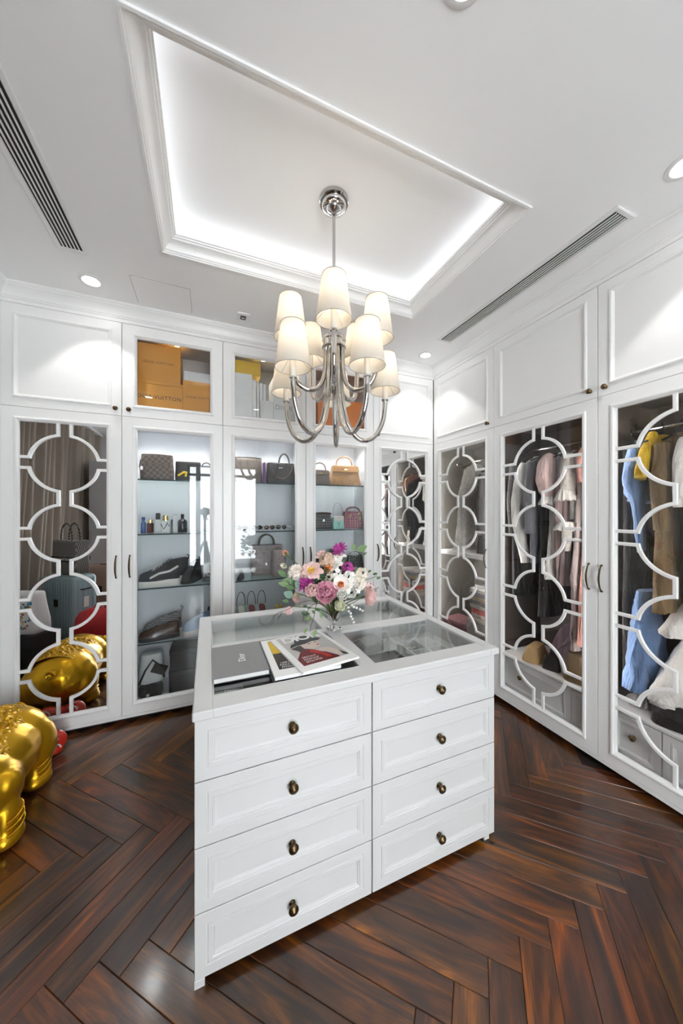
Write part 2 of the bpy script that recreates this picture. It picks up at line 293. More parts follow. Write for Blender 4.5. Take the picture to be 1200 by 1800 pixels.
MB().box(-.045, .045, -.052, .052, -.012, .001, c=.003).build('plate', m_white2, t); MB().box(-.020, .020, -.024, .024, -.0135, -.0115).build('opening', m_dark, t); MB().box(-.013, .013, -.006, .006, -.0165, -.013, c=.001).build('contact', m_white2, t)
# ------------------------------------------------------------------ cabinets
DOOR_P = [(0, .022), (0, .0015), (.0015, 0), (.064, 0), (.066, -.006), (.072, -.009), (.080, -.007), (.082, -.002), (.086, .001), (.091, .004), (.093, .010), (.093, .022)]
PAN_P = [(0, .022), (0, .0015), (.0015, 0), (.058, 0), (.060, -.006), (.066, -.009), (.073, -.007), (.076, -.001), (.082, .003), (.084, .006)]
def lattice(x0, x1, z0, z1):
    mb = MB(); cx = (x0 + x1) / 2; R = .195; h = .036; sp = (1.882 - .449) / 3; cs = [1.882 - sp * i for i in range(4)]; w = .020
    e = math.asin(h / R)
    for sx in (-1, 1):
        ed = x0 if sx < 0 else x1
        def qa(c, up):   # quarter arc from the side connector to the vertical connector
            a = [(cx + sx * R * cos(t), c + (1 if up else -1) * R * sin(t)) for t in [e + (pi / 2 - 2 * e) * i / 12 for i in range(13)]]
            return [(ed, c + (h if up else -h))] + a
        mb.ribbon(qa(cs[0], True) + [(cx + sx * h, z1)], w, 0, .012)
        for i in range(3): mb.ribbon(qa(cs[i], False) + qa(cs[i + 1], True)[::-1], w, 0, .012)
        mb.ribbon(qa(cs[3], False) + [(cx + sx * h, z0)], w, 0, .012)
    return mb
def handle_mesh():
    mb = MB(); P = []
    for i in range(15):
        t = i / 14; P.append((0, -.006 - .026 * sin(pi * t) ** .8, -.078 + .156 * t))
    mb.tube(P, [.0035 + .0022 * sin(pi * i / 14) for i in range(15)], 8, flat=1.35)
    for z in (-.078, .078): mb.lathe([(.0065, 0), (.0065, .003), (.0042, .005), (.0042, .012)], 10, X=Matrix.Translation((0, .001, z)) @ Matrix.Rotation(pi / 2, 4, 'X'))
    return mb.mesh('handle', m_bronze, True)
def knob_mesh(s=1.0):
    mb = MB(); mb.lathe([(.0105 * s, 0), (.0105 * s, .002 * s), (.0085 * s, .0045 * s), (.0055 * s, .007 * s), (.005 * s, .012 * s), (.008 * s, .0145 * s), (.0145 * s, .018 * s), (.0165 * s, .0215 * s), (.0158 * s, .025 * s), (.012 * s, .0285 * s), (.0085 * s, .030 * s), (.0075 * s, .0315 * s), (.004 * s, .033 * s), (.0005, .0335 * s)], 18, X=Matrix.Rotation(pi / 2, 4, 'X'))
    return mb.mesh('knob', m_bronze, True)
H_ME = handle_mesh(); K_ME = knob_mesh()
def cabinet(name, label, cat, loc, rz, W, z0, z1, kind, lining, depth=.43, latt=False, handle=None, knob=None, shelves=(), glass=None, group=None, lamp=0):
    """loc is the lower left front corner of the door; local x runs along the front, y into the cabinet."""
    t = thing(name, (loc[0], loc[1], 0), label, cat, rz, group); s = .018; g = .0021; zb = z0 - (.022 if z0 < .2 else 0)
    y0 = .024
    MB().box(0, s, y0, depth, zb, z1).build('side_panel', lining, t); MB().box(W - s, W, y0, depth, zb, z1).build('side_panel', lining, t)
    MB().box(s, W - s, depth - .012, depth, zb, z1).build('back_panel', lining, t)
    MB().box(s, W - s, y0, depth - .012, z1 - s, z1).build('top_panel', lining, t); MB().box(s, W - s, y0, depth - .012, zb, zb + (.06 if z0 < .2 else s)).build('base_panel', lining, t)
    if z0 < .2:
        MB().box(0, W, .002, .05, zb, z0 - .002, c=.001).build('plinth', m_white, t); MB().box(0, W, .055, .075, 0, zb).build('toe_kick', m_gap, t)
    rect = (g, W - g, z0 + .001, z1 - .0015)
    d = MB().frame(rect, DOOR_P if kind == 'glass' else PAN_P, closed=(kind == 'glass'), center=(kind != 'glass'))
    if kind != 'glass': d.box(g, W - g, .0225, .0235, z0 + .001, z1 - .0015)
    d = d.build('door', m_white, t, smooth=True, ang=24)
    gx0, gx1, gz0, gz1 = g + .093, W - g - .093, z0 + .094, z1 - .0945
    if kind == 'glass':
        MB().box(gx0 - .004, gx1 + .004, .012, .016, gz0 - .004, gz1 + .004).build('mirror' if glass == m_mirror else 'glass_pane', glass, d)
        if latt: lattice(gx0 - .002, gx1 + .002, gz0 - .002, gz1 + .002).build('lattice', m_white, d, smooth=True, ang=30)
    if handle is not None: put(H_ME, 'handle', d, (handle, 0, 1.15))
    if knob is not None: put(K_ME, 'knob', d, (knob, 0, z0 + .047))
    for zs in shelves:
        sh = MB().box(s + .002, W - s - .002, .07, depth - .014, zs - .010, zs).build('shelf', m_shelf, t)
        MB().box(s + .002, W - s - .002, .0685, .0702, zs - .010, zs + .0002).build('shelf_edge', m_edge, sh)
        for bx in (s + .006, W - s - .006):
            for by in (.11, depth - .06): MB().box(bx - .006, bx + .006, by - .005, by + .005, zs - .018, zs - .0102).build('shelf_peg', m_steel, sh)
    if lamp and lining in (m_beige, m_brown):   # added slim fill lights behind the door stiles, put in to brighten the clothes
        for sx in (1, -1):
            lx = W / 2 - sx * (W / 2 - .030); c = MB().box(lx - .007, lx + .007, .034, .044, .50, 2.16).build('added_strip_light', m_robe_fill, t)
            l = bpy.data.lights.new('wardrobe_fill', 'AREA'); l.shape = 'RECTANGLE'; l.size = .012; l.size_y = 1.6; l.energy = lamp; l.color = (1, .98, .95)
            o = bpy.data.objects.new('wardrobe_fill', l); COL.objects.link(o); o.parent = c; o.location = (lx, .0455, 1.33); o.rotation_euler = (rad(-90), 0, rad(-48 * sx))
    elif lamp:   # puck lights let into the underside of the top panel
        n = 2 if lamp > 0 else 1
        for k in range(n):
            lx = W * (k + .5) / n; c = MB().lathe([(.026, z1 - s - .0002), (.026, z1 - s - .006), (.020, z1 - s - .007), (.001, z1 - s - .007)], 16, X=Matrix.Translation((lx, .16, 0))).build('cabinet_light', m_puck, t)
            l = bpy.data.lights.new('cabinet_beam', 'SPOT'); l.energy = abs(lamp); l.spot_size = rad(150); l.spot_blend = .6; l.shadow_soft_size = .03; l.color = (1, .98, .95)
            o = bpy.data.objects.new('cabinet_beam', l); COL.objects.link(o); o.parent = c; o.location = (lx, .16, z1 - s - .012)
    return t
m_robe_fill = M_emit('added_strip_diffuser', (1, .98, .95), 5.0)  # glow of the added wardrobe fill lights
m_puck = M_emit('puck_light', (1, .98, .95), 5.0)
BX = [-1.25, -.58, .112, .807, 1.485, 2.194]; ZT0, ZT1, ZU1 = .0585, 2.249, 2.928
SH = (1.80, 1.38, .962, .54)
def B(i): return (BX[i], YB), BX[i + 1] - BX[i]
(l, w) = B(0); cabinet('mirrored_wardrobe', 'tall white wardrobe with a mirrored fretwork door at far left', 'wardrobe', l, 0, w, ZT0, ZT1, 'glass', m_inner, latt=True, handle=w - .035, glass=m_mirror)
(l, w) = B(1); cabinet('display_cabinet', 'tall glass door cabinet holding perfume bottles and black trainers', 'cabinet', l, 0, w, ZT0, ZT1, 'glass', m_inner, handle=.05, shelves=SH, glass=m_pane, lamp=SHOW_W)
(l, w) = B(2); cabinet('display_cabinet', 'tall glass door cabinet holding sunglasses and a studded taupe tote', 'cabinet', l, 0, w, ZT0, ZT1, 'glass', m_inner, handle=w - .03, shelves=SH, glass=m_pane, lamp=SHOW_W)
(l, w) = B(3); cabinet('display_cabinet', 'tall glass door cabinet holding tan and burgundy handbags behind the flowers', 'cabinet', l, 0, w, ZT0, ZT1, 'glass', m_inner, handle=.04, shelves=SH, glass=m_pane, lamp=SHOW_W)
(l, w) = B(4); cabinet('mirrored_wardrobe', 'tall white wardrobe with a mirrored fretwork door beside the inner corner', 'wardrobe', l, 0, w - .0015, ZT0, ZT1, 'glass', m_inner, latt=True, handle=.042, glass=m_mirror)
ul = ['white panelled upper cupboard above the far left mirrored wardrobe', 'glazed upper cupboard full of orange gift boxes', 'glazed upper cupboard full of white boxes behind the chandelier', 'glazed upper cupboard with one orange box behind the chandelier', 'white panelled upper cupboard above the mirrored corner wardrobe']
for i in range(5):
    (l, w) = B(i); gl = i in (1, 2, 3)
    cabinet('upper_cupboard', ul[i], 'cupboard', l, 0, w - (.0015 if i == 4 else 0), ZT1, ZU1, 'glass' if gl else 'panel', m_inner if not gl else M('greige_lining_%s' % 'abcde'[i], (.33, .31, .29), .6), knob=[w - .036, .046, None, None, .04][i], glass=m_pane, lamp=-1.0 if gl else 0)
RY = [2.797, 2.023, 1.241, .462, -.31]
rl = ['tall white wardrobe with fretwork glass door nearest the inner corner', 'tall white wardrobe with fretwork glass door showing a white blouse and pink dresses', 'tall white wardrobe with fretwork glass door showing blue and brown clothes', 'tall white wardrobe past the right edge of the photo']
rul = ['white panelled upper cupboard next to the inner corner on the right', 'white panelled upper cupboard above the white blouse wardrobe', 'white panelled upper cupboard lit brightly at the right edge', 'white upper cupboard past the right edge of the photo']
RH = [.702, .733, .022, .733]
rk = [.72, .742, .044, .742]
for i in range(4):
    w = RY[i] - RY[i + 1]
    cabinet('fretwork_wardrobe', rl[i], 'wardrobe', (XR, RY[i]), -pi / 2, w, ZT0, ZT1, 'glass', m_beige if i == 0 else m_brown, depth=.55, latt=True, handle=RH[i], glass=m_tint, lamp=ROBE_FILL_W if i < 3 else 0)
    cabinet('upper_cupboard', rul[i], 'cupboard', (XR, RY[i]), -pi / 2, w, ZT1, ZU1, 'panel', m_inner, depth=.55, knob=rk[i])
# ------------------------------------------------------------------ drawer fronts, used in the wardrobes and on the island
def drawer_prof(k=1.0): return [(0, .020), (0, .0015), (.0015, 0), (.030 * k, 0), (.031 * k, .002), (.034 * k, .002), (.035 * k, -.001), (.045 * k, -.001), (.047 * k, .002), (.050 * k, .002), (.052 * k, .006), (.058 * k, .008)]
def drawer(parent, rect, y, knob=None, k=1.0, mat=m_white, ks=None):
    o = MB().frame(rect, [(u, y + v) for u, v in drawer_prof(k)], closed=False, center=True).box(rect[0] + .001, rect[1] - .001, y + .019, y + .0205, rect[2] + .001, rect[3] - .001).build('drawer', mat, parent, smooth=True, ang=24)
    if knob: put(ks or K_ME, 'knob', o, (knob[0], y + (.008 if k else 0), knob[1]))
    return o
for i, (sp, lab) in enumerate((((.0, .565, .735), 'white drawer base inside the wardrobe under the white blouse'), ((.0, .255, .735), 'white drawer base inside the wardrobe under the blue dress'))):
    ry = RY[1 + i]; t = thing('inner_drawer_chest', (XR + .06, ry - .022, .105), lab, 'drawers', -pi / 2)
    MB().box(0, .735, .022, .46, 0, .265, c=.002).build('carcass', m_white, t); MB().box(-.001, .736, -.004, .462, .2655, .283, c=.002).build('top_board', m_white, t)
    for a_, b2 in zip(sp[:-1], sp[1:]): drawer(t, (a_ + .003, b2 - .003, .004, .258), 0, ((a_ + b2) / 2 - (.1 if i == 0 else 0), .15) if b2 - a_ > .2 else None)
t = thing('shelf_board', (XR + .065, 2.775, 1.135), 'white shelf inside the corner wardrobe under the lace dress', 'shelf', -pi / 2)
MB().box(0, .73, 0, .46, 0, .018, c=.002).build('board', m_white, t); MB().box(0, .73, .0, .012, -.02, -.0005).build('front_lip', m_white, t)
# ------------------------------------------------------------------ island
isl = thing('dressing_island', (0, 0, 0), 'white dressing island with eight drawers and a glass top in mid room', 'island')
IX0, IX1, IY0, IY1, IT = -.047, 1.277, 1.140, 2.155, .910
x0, x1, y0, y1 = -.041, 1.262, 1.178, 2.135
PX = ((.018, .588), (.656, 1.221)); PYL = ((1.228, 1.655), (1.690, 2.092)); PYR = ((1.224, 1.617), (1.690, 2.070))
body = MB().box(x0, x0 + .02, y0, y1, .022, .878).box(x1 - .02, x1, y0, y1, .022, .878).box(x0 + .02, x1 - .02, y1 - .02, y1, .06, .878).box(x0 + .02, x1 - .02, y0, y1 - .02, .06, .82).box(.598, .646, y0, y1 - .02, .82, .878).box(x0 + .02, x1 - .02, y0, y0 + .03, .82, .878)
body.box(x0 + .02, x1 - .02, 1.640, 1.705, .82, .878)
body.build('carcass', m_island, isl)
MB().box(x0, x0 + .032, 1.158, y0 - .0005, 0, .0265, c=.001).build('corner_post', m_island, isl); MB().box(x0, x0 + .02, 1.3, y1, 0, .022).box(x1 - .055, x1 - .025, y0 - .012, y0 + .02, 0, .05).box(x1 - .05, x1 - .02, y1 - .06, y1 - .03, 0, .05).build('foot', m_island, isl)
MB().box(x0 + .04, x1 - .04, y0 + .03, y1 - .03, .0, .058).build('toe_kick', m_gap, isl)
# table top: one framed board with four openings and a rounded front edge
tb = MB(); xs = (IX0, PX[0][0], PX[0][1], PX[1][0], PX[1][1], IX1)
c = .004
tb.box(xs[0], xs[1], IY0, IY1, .880, IT, c=c).box(xs[4], xs[5], IY0, IY1, .880, IT, c=c)
tb.box(xs[1] - c, xs[4] + c, IY0, PYL[0][0] - .0, .880, IT, c=c).box(xs[1] - c, xs[4] + c, PYL[1][1] - .02, IY1, .880, IT, c=c)
tb.box(xs[1] - .002, xs[2] + .03, PYL[0][1], PYL[1][0], .8805, IT - .0003).box(xs[3] - .03, xs[4] + .002, PYR[0][1], PYR[1][0], .8805, IT - .0003).box(xs[2], xs[3], PYL[0][0] - .004, IY1 - .03, .8805, IT - .0002)
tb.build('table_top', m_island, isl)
for (xa, xb), ys in ((PX[0], PYL), (PX[1], PYR)):
    for ya, yb in ys:
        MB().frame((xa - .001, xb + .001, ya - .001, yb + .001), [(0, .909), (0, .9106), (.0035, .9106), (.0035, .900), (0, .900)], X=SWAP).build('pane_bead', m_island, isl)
        MB().box(xa, xb, ya, yb, .898, .9045).build('glass_pane', m_top, isl)
        MB().box(xa - .02, xb + .02, ya - .01, yb + .02, .8205, .824).build('tray_lining', M('grey_felt', (.80, .80, .80), .9) if xa > .3 else M('dark_grey_felt', (.22, .23, .25), .9) if ya < 1.5 else M('pale_felt', (.80, .80, .80), .9), isl)
ZG = (.027, .242, .457, .672, .877)
KI = knob_mesh(1.12)
for ci, (xa, xb) in enumerate(((-.040, .605), (.610, 1.261))):
    for r in range(4):
        za, zb = ZG[r] + .002, ZG[r + 1] - .002
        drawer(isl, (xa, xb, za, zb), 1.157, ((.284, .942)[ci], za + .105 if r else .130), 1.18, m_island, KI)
# inner dividers under the right front pane
dv = thing('drawer_insert', (.66, 1.215, .8245), 'white partitioned insert under the right front glass pane', 'insert')
for xx in (.25, .345, .44): MB().box(xx, xx + .006, .012, .245, 0, .050).build('divider', m_white, dv)
MB().box(.2565, .3445, .128, .134, 0, .048).box(.3515, .4395, .128, .134, 0, .048).box(.2565, .4395, .246, .252, 0, .050).build('cross_divider', m_white, dv)
t = thing('jewellery_box', (.785, 1.53, .8245), 'small silver textured box under the right front glass pane', 'box', .12)
MB().box(-.06, .06, -.05, .05, 0, .036, c=.004).build('box_body', M('crinkled_silver', (.30, .29, .28), .35, .7, bump=(60, 1, 'v')), t); MB().box(-.062, .062, -.052, .052, .0365, .056, c=.006).build('lid', M('crinkled_silver_lid', (.36, .35, .34), .35, .7, bump=(60, 1, 'v')), t)
t = thing('dark_tray', (.795, 1.385, .8245), 'dark green felt tray beside the silver box under glass', 'tray', 0)
MB().box(-.085, .085, -.045, .045, 0, .008, c=.002).frame((-.09, .09, -.05, .05), [(0, 0), (0, .022), (.004, .022), (.004, 0)], X=SWAP).build('tray_shell', M('dark_green_felt', (.05, .055, .045), .9), t)
t = thing('gift_box', (.08, 1.265, .8245), 'small flat grey box under the left front glass pane', 'box')
MB().box(-.045, .045, -.03, .045, 0, .066, c=.003).build('box_body', M('mid_grey_card', (.24, .24, .25), .6), t); lettering('Dior', .026, m_paper, t, (0, .006, .0672), (0, 0, 0))
t = thing('ring_display', (.958, 1.405, .8245), 'tiny clear jewellery heap between white dividers under glass', 'jewellery')
r2 = random.Random(3)
mb = MB()
for i in range(14): mb.sphere((r2.uniform(-.030, .030), r2.uniform(-.03, .015), .012 + r2.uniform(0, .02)), .012, 6)
mb.build('stones', M('pale_silver', (.7, .7, .7), .2, .8), t); MB().box(-.04, .04, -.045, .03, 0, .003).build('pad', m_paper, t)
# books and magazines
t = thing('grey_book', (.1225, 1.4535, IT + .001), 'closed grey book with a white word on its cover, left on the island', 'book', .0)
MB().box(-.102, .102, -.147, .147, .0002, .0158).build('page_block', m_paper, t)
MB().box(-.1045, .1045, -.150, .150, .0160, .0185, c=.0006).box(-.1045, .1045, -.150, .150, -.0012, 0).build('cover', M('grey_book_cloth', (.235, .235, .24), .55, bump=(300, .15)), t)
lettering('Dior', .042, m_paper, t, (.012, .0, .0187), (0, 0, pi / 2))
m_mag_y = M('magazine_yellow', (.72, .48, .03), .35); m_mag_b = M('magazine_brown', (.035, .028, .022), .35)
t = thing('lower_magazine', (.372, 1.427, IT + .0005), 'magazine with a brown and yellow cover lying under another', 'magazine', 0)
MB().box(-.136, .136, -.186, .186, .0, .0125, c=.0008).build('pages', m_paper, t)
cv = MB().box(-.108, .108, -.130, .165, .0127, .0131).build('cover_print', m_mag_b, t); MB().box(-.108, .03, .02, .165, .0133, .0135).build('cover_patch', m_mag_y, cv)
def scrawl(par, x0, x1, y0, rows, dy, z, rnd):   # hand-lettered lines too small to read: little pen strokes
    mb = MB()
    for r in range(rows):
        x = x0 + rnd.uniform(0, .008)
        while x < x1 - rnd.uniform(0, .012):
            w = rnd.uniform(.004, .009); h = dy * .42
            for _ in range(2): mb.ribbon([(x + rnd.uniform(0, w * .4), y0 - r * dy - h * rnd.uniform(.6, 1)), (x + w * rnd.uniform(.3, .7), y0 - r * dy + h * rnd.uniform(.5, 1)), (x + w, y0 - r * dy - h * rnd.uniform(-.5, .9))], .0016, -z, -z + .0002, X=Matrix(((1, 0, 0, 0), (0, 0, 1, 0), (0, -1, 0, 0), (0, 0, 0, 1))))
            x += w + .002
    return mb.build('cover_scrawl', m_paper, par)
scrawl(cv, -.100, -.03, -.075, 3, .020, .0136, random.Random(5))
t = thing('upper_magazine', (.438, 1.424, IT + .0142), 'fashion magazine with a woman in a black hat on its cover', 'magazine', rad(9.8))
MB().box(-.1325, .1325, -.187, .187, .0, .0095, c=.0008).build('pages', m_paper, t)
cz = .0097
def flat(pts, z, name, col, par, r=.35):
    me = MB(); me.add([(x, y, z) for x, y in pts] + [(x, y, z - .0002) for x, y in pts], [tuple(range(len(pts))), tuple(range(2 * len(pts) - 1, len(pts) - 1, -1))] + [(i, (i + 1) % len(pts), len(pts) + (i + 1) % len(pts), len(pts) + i) for i in range(len(pts))])
    return me.build(name, M('print_' + name, col, r), par)
cv = flat([(-.106, -.142), (.112, -.142), (.112, .172), (-.106, .172)], cz + .0003, 'cover_print', (.50, .49, .48), t)
ell = lambda cx, cy, a_, b2, ro=0, n=24: [(cx + a_ * cos(2 * pi * i / n) * cos(ro) - b2 * sin(2 * pi * i / n) * sin(ro), cy + a_ * cos(2 * pi * i / n) * sin(ro) + b2 * sin(2 * pi * i / n) * cos(ro)) for i in range(n)]
flat([(-.106, -.080), (-.07, -.025), (-.040, .012), (-.012, -.011), (-.002, -.038), (.035, -.068), (.066, -.130), (.064, -.142), (-.106, -.142)], cz + .0006, 'printed_jacket', (.15, .012, .016), cv)
flat([(-.012, -.011), (.0, -.022), (.022, -.06), (.040, -.118), (.018, -.12), (.004, -.078), (-.016, -.053), (-.03, -.04)], cz + .0008, 'printed_check', (.45, .03, .03), cv)
flat([(.006, -.032), (.045, -.02), (.070, -.035), (.088, -.08), (.090, -.128), (.066, -.116), (.058, -.087), (.030, -.055)], cz + .0011, 'printed_hand', (.66, .55, .49), cv)
flat([(.092, -.085), (.108, -.128), (.106, -.142), (.088, -.130)], cz + .0011, 'printed_cuff', (.03, .02, .02), cv)
flat([(-.042, .04), (-.02, .055), (.037, .066), (.055, .050), (.056, .036), (.050, .012), (.038, -.006), (.002, -.012), (-.018, .006), (-.036, .016)], cz + .0012, 'printed_face', (.68, .56, .50), cv)
flat([(-.088, .03), (-.05, .045), (-.036, .045), (-.034, .012), (-.052, -.012), (-.066, -.018), (-.070, .0)], cz + .0014, 'printed_hair', (.03, .022, .02), cv)
flat([(-.088, .040), (-.05, .052), (-.01, .052), (.03, .066), (.066, .062), (.086, .076), (.07, .098), (.02, .104), (-.03, .092), (-.07, .073)], cz + .0016, 'printed_hat_brim', (.012, .012, .013), cv); flat([(-.055, .07), (-.035, .12), (.0, .146), (.045, .142), (.062, .115), (.066, .08)], cz + .0015, 'printed_hat_crown', (.016, .016, .017), cv)
flat(ell(.040, .016, .009, .0042, .5), cz + .0015, 'printed_lips', (.35, .03, .04), cv); flat(ell(.008, .045, .010, .003, .3), cz + .0015, 'printed_eye', (.03, .02, .02), cv); flat(ell(.040, .047, .007, .003, .3), cz + .0015, 'printed_eye', (.03, .02, .02), cv)
flat([(.040, .028), (.050, .030), (.047, .042)], cz + .0015, 'printed_nose', (.50, .38, .33), cv)
lettering('DIOR', .088, m_paper, cv, (.003, .128, cz + .0019), (0, 0, 0), name='title_lettering', space=.86, bold=.002)
scrawl(cv, -.085, -.012, -.075, 3, .021, cz + .0014, random.Random(9))
# ------------------------------------------------------------------ chandelier
CX, CY = .622, 1.622; fv = Vector((CX, CY, 0)).normalized(); rv = Vector((fv.y, -fv.x, 0))
ch = thing('chandelier', (CX, CY, 0), 'polished nickel chandelier with two tiers of white shades over the island', 'chandelier')
MB().lathe([(.001, 3.215), (.078, 3.215), (.078, 3.197), (.074, 3.193), (.066, 3.193), (.066, 3.180), (.060, 3.172), (.040, 3.166), (.034, 3.155), (.018, 3.148), (.012, 3.140), (.001, 3.140)], 32, cap=(False, False)).build('ceiling_canopy', m_chrome, ch, smooth=True)
MB().lathe([(.0085, 3.142), (.0085, 2.47)], 14).lathe([(.014, 3.147), (.014, 3.13), (.0095, 3.125)], 14).build('stem', m_chrome, ch, smooth=True)
MB().lathe([(.010, 2.50), (.030, 2.492), (.062, 2.478), (.064, 2.474), (.064, 2.462), (.061, 2.459), (.061, 2.436), (.064, 2.432), (.064, 2.424), (.058, 2.420), (.001, 2.420)], 32, cap=(False, False)).build('hub_collar', m_chrome, ch, smooth=True)
MB().lathe([(.012, 2.43), (.012, 2.24), (.018, 2.235), (.022, 2.215), (.020, 2.195), (.010, 2.180), (.004, 2.168), (.0005, 2.160)], 10).build('finial', m_chrome, ch)
sh_me = MB().loft([[(r * cos(2 * pi * j / 40), r * sin(2 * pi * j / 40), z) for j in range(40)] for r, z in ((.083, 0), (.0565, .203), (.0555, .203), (.082, 0))], 0, (False, False)).mesh('lamp_shade', m_shade, True)
m_bind = M('grey_shade_binding', (.33, .31, .29), .5); rg_me = []
for r, z in ((.0835, .0), (.0575, .203)): rg_me.append(MB().loft([[((r + .0012 * cos(a)) * cos(2 * pi * j / 40), (r + .0012 * cos(a)) * sin(2 * pi * j / 40), z + .0016 * sin(a)) for j in range(40)] for a in (0, pi / 2, pi, 1.5 * pi, 2 * pi)], 0, (False, False)).mesh('shade_trim', m_bind, True))
sp = MB().lathe([(.019, .055), (.022, .055), (.022, .060), (.019, .060)], 14, cap=(False, False))
for k in range(3):
    a = 2 * pi * k / 3 + .5; sp.tube([(.02 * cos(a), .02 * sin(a), .058), (.0815 * cos(a), .0815 * sin(a), .003)], .0011, 5)
sp_me = sp.mesh('shade_spider', m_chrome, True)
sl_me = MB().lathe([(.0145, -.045), (.0145, .052), (.012, .056), (.001, .056)], 16, cap=(True, False)).mesh('candle_sleeve', M('cream_candle_sleeve', (.78, .74, .68), .5), True)
cp_me = MB().lathe([(.0165, -.052), (.0185, -.050), (.0185, -.044), (.015, -.042)], 16).mesh('socket_cup', m_chrome, True)
bl_me = MB().sphere((0, 0, .095), .016, 12, sc=(1, 1, 1.9)).mesh('bulb', M_emit('warm_bulb', (1, .85, .62), 4.0), True)
def cat(P, n=6):   # Catmull-Rom through (r, z)
    out = []
    for i in range(len(P) - 1):
        p0, p1, p2, p3 = P[max(i - 1, 0)], P[i], P[i + 1], P[min(i + 2, len(P) - 1)]
        for k in range(n):
            t = k / n; out.append(tuple(.5 * ((2 * b) + (-a + c) * t + (2 * a - 5 * b + 4 * c - d) * t * t + (-a + 3 * b - 3 * c + d) * t ** 3) for a, b, c, d in zip(p0, p1, p2, p3)))
    return out + [P[-1]]
def arms(R, zs, prof, a0):
    me = MB().tube([(r, 0, z) for r, z in cat(prof, 7)], .0125, 14).mesh('arm', m_chrome, True, 80)
    for k in range(5):
        a = rad(a0 + 72 * k); dv_ = -fv * cos(a) + rv * sin(a); arm = put(me, 'arm', ch, (0, 0, 0), (0, 0, math.atan2(dv_.y, dv_.x)))
        for m_, n_ in ((sh_me, 'lamp_shade'), (rg_me[0], 'shade_trim'), (rg_me[1], 'shade_trim'), (sp_me, 'shade_spider'), (sl_me, 'candle_sleeve'), (cp_me, 'socket_cup'), (bl_me, 'bulb')): put(m_, n_, arm, (R, 0, zs))
        l = bpy.data.lights.new('shade_bulb', 'POINT'); l.energy = BULB_W; l.color = (1, .93, .84); l.shadow_soft_size = .018
        o = bpy.data.objects.new('shade_bulb', l); COL.objects.link(o); o.parent = arm; o.location = (R, 0, zs + .150)
arms(.232, 2.442, [(.046, 2.43), (.048, 2.34), (.056, 2.265), (.085, 2.208), (.135, 2.188), (.190, 2.210), (.222, 2.262), (.231, 2.33), (.232, 2.395)], 0)
arms(.292, 2.222, [(.036, 2.43), (.040, 2.28), (.048, 2.15), (.075, 2.03), (.130, 1.955), (.190, 1.945), (.245, 1.985), (.280, 2.06), (.291, 2.13), (.292, 2.175)], 31.5)
# ------------------------------------------------------------------ bags and other goods in the display cabinets
S1, S2_, S3, S4 = [z + .0012 for z in SH]; SB = .1005
def arch(x0, x1, z, h, n=14, y=0, p=1.0, lean=0): return [(x0 + (x1 - x0) * (.5 - .5 * cos(pi * i / n)) , y + lean * sin(pi * i / n), z + h * sin(pi * i / n) ** p) for i in range(n + 1)]
def bag(label, loc, rz, w, d, h, mat, top=(.85, .5), group=None, name='handbag', r=.5, bulge=1.04, puff=0):
    t = thing(name, loc, label, 'bag', rz, group); R = []
    for s, k in ((0, .94), (.03, 1.0), (.3, bulge), (.6, 1.0), (.9, 1), (.985, .99), (1, .93)):
        f = s ** 1.1; R.append(rrect(w * (1 + (top[0] - 1) * f) * k, d * (1 + (top[1] - 1) * f) * k, h * s, r))
    MB().loft(R).build('bag_body', mat, t, smooth=True, ang=50); return t
def strap(t, P, r, mat, name='handle', flat=1.0): return MB().tube(P, r, 8, flat=flat).build(name, mat, t, smooth=True, ang=60)
m_tan = M('tan_leather', (.36, .19, .07), .38, bump=(70, .1)); m_taupe = M('taupe_leather', (.16, .13, .11), .45, bump=(80, .15)); m_brleather = M('dark_brown_leather', (.055, .032, .02), .4)
m_goldm = M('gold_hardware', (.75, .55, .22), .25, 1.0); m_silv = M('silver_hardware', (.7, .7, .7), .2, 1.0); m_mint = M('mint_leather', (.36, .66, .58), .4); m_burg = M('burgundy_leather', (.13, .014, .03), .35)
m_damier = M_check('brown_checked_canvas', (.060, .042, .032), (.13, .10, .085), 45, 45, .45, 0, .12)
# cabinet with perfume
t = bag('brown checked washbag with rounded top on the highest left shelf', (-.375, 2.985, S1), .06, .235, .12, .205, m_damier, (.94, .55), r=.7)
strap(t, arch(-.10, .10, .192, .012, y=-.03), .004, m_brleather, 'zip'); MB().box(-.11, -.092, -.085, -.075, .07, .10, c=.003).build('zip_pull', m_silv, t); MB().tube([(-.108, -.06, .15), (-.115, -.075, .1), (-.10, -.07, .03)], .006, 6).build('side_strap', m_brleather, t)
t = bag('black flat bag with a yellow arrow emblem on the highest left shelf', (-.152, 3.03, S1), -.04, .19, .08, .165, m_blackm, (1.0, .7), r=.4)
em = MB().ribbon([(-.075, .045), (-.03, .075), (-.012, .072), (-.018, .038)], .016, -.0475, -.044).build('emblem', M('yellow_enamel', (.85, .60, .02), .4), t)
t = bag('black rounded bag half hidden at the right of the highest left shelf', (-.012, 3.12, S1), -.1, .11, .08, .15, M('slate_leather', (.06, .065, .08), .5), (.8, .6), r=.8); strap(t, arch(-.035, .035, .145, .035), .005, m_blackm)
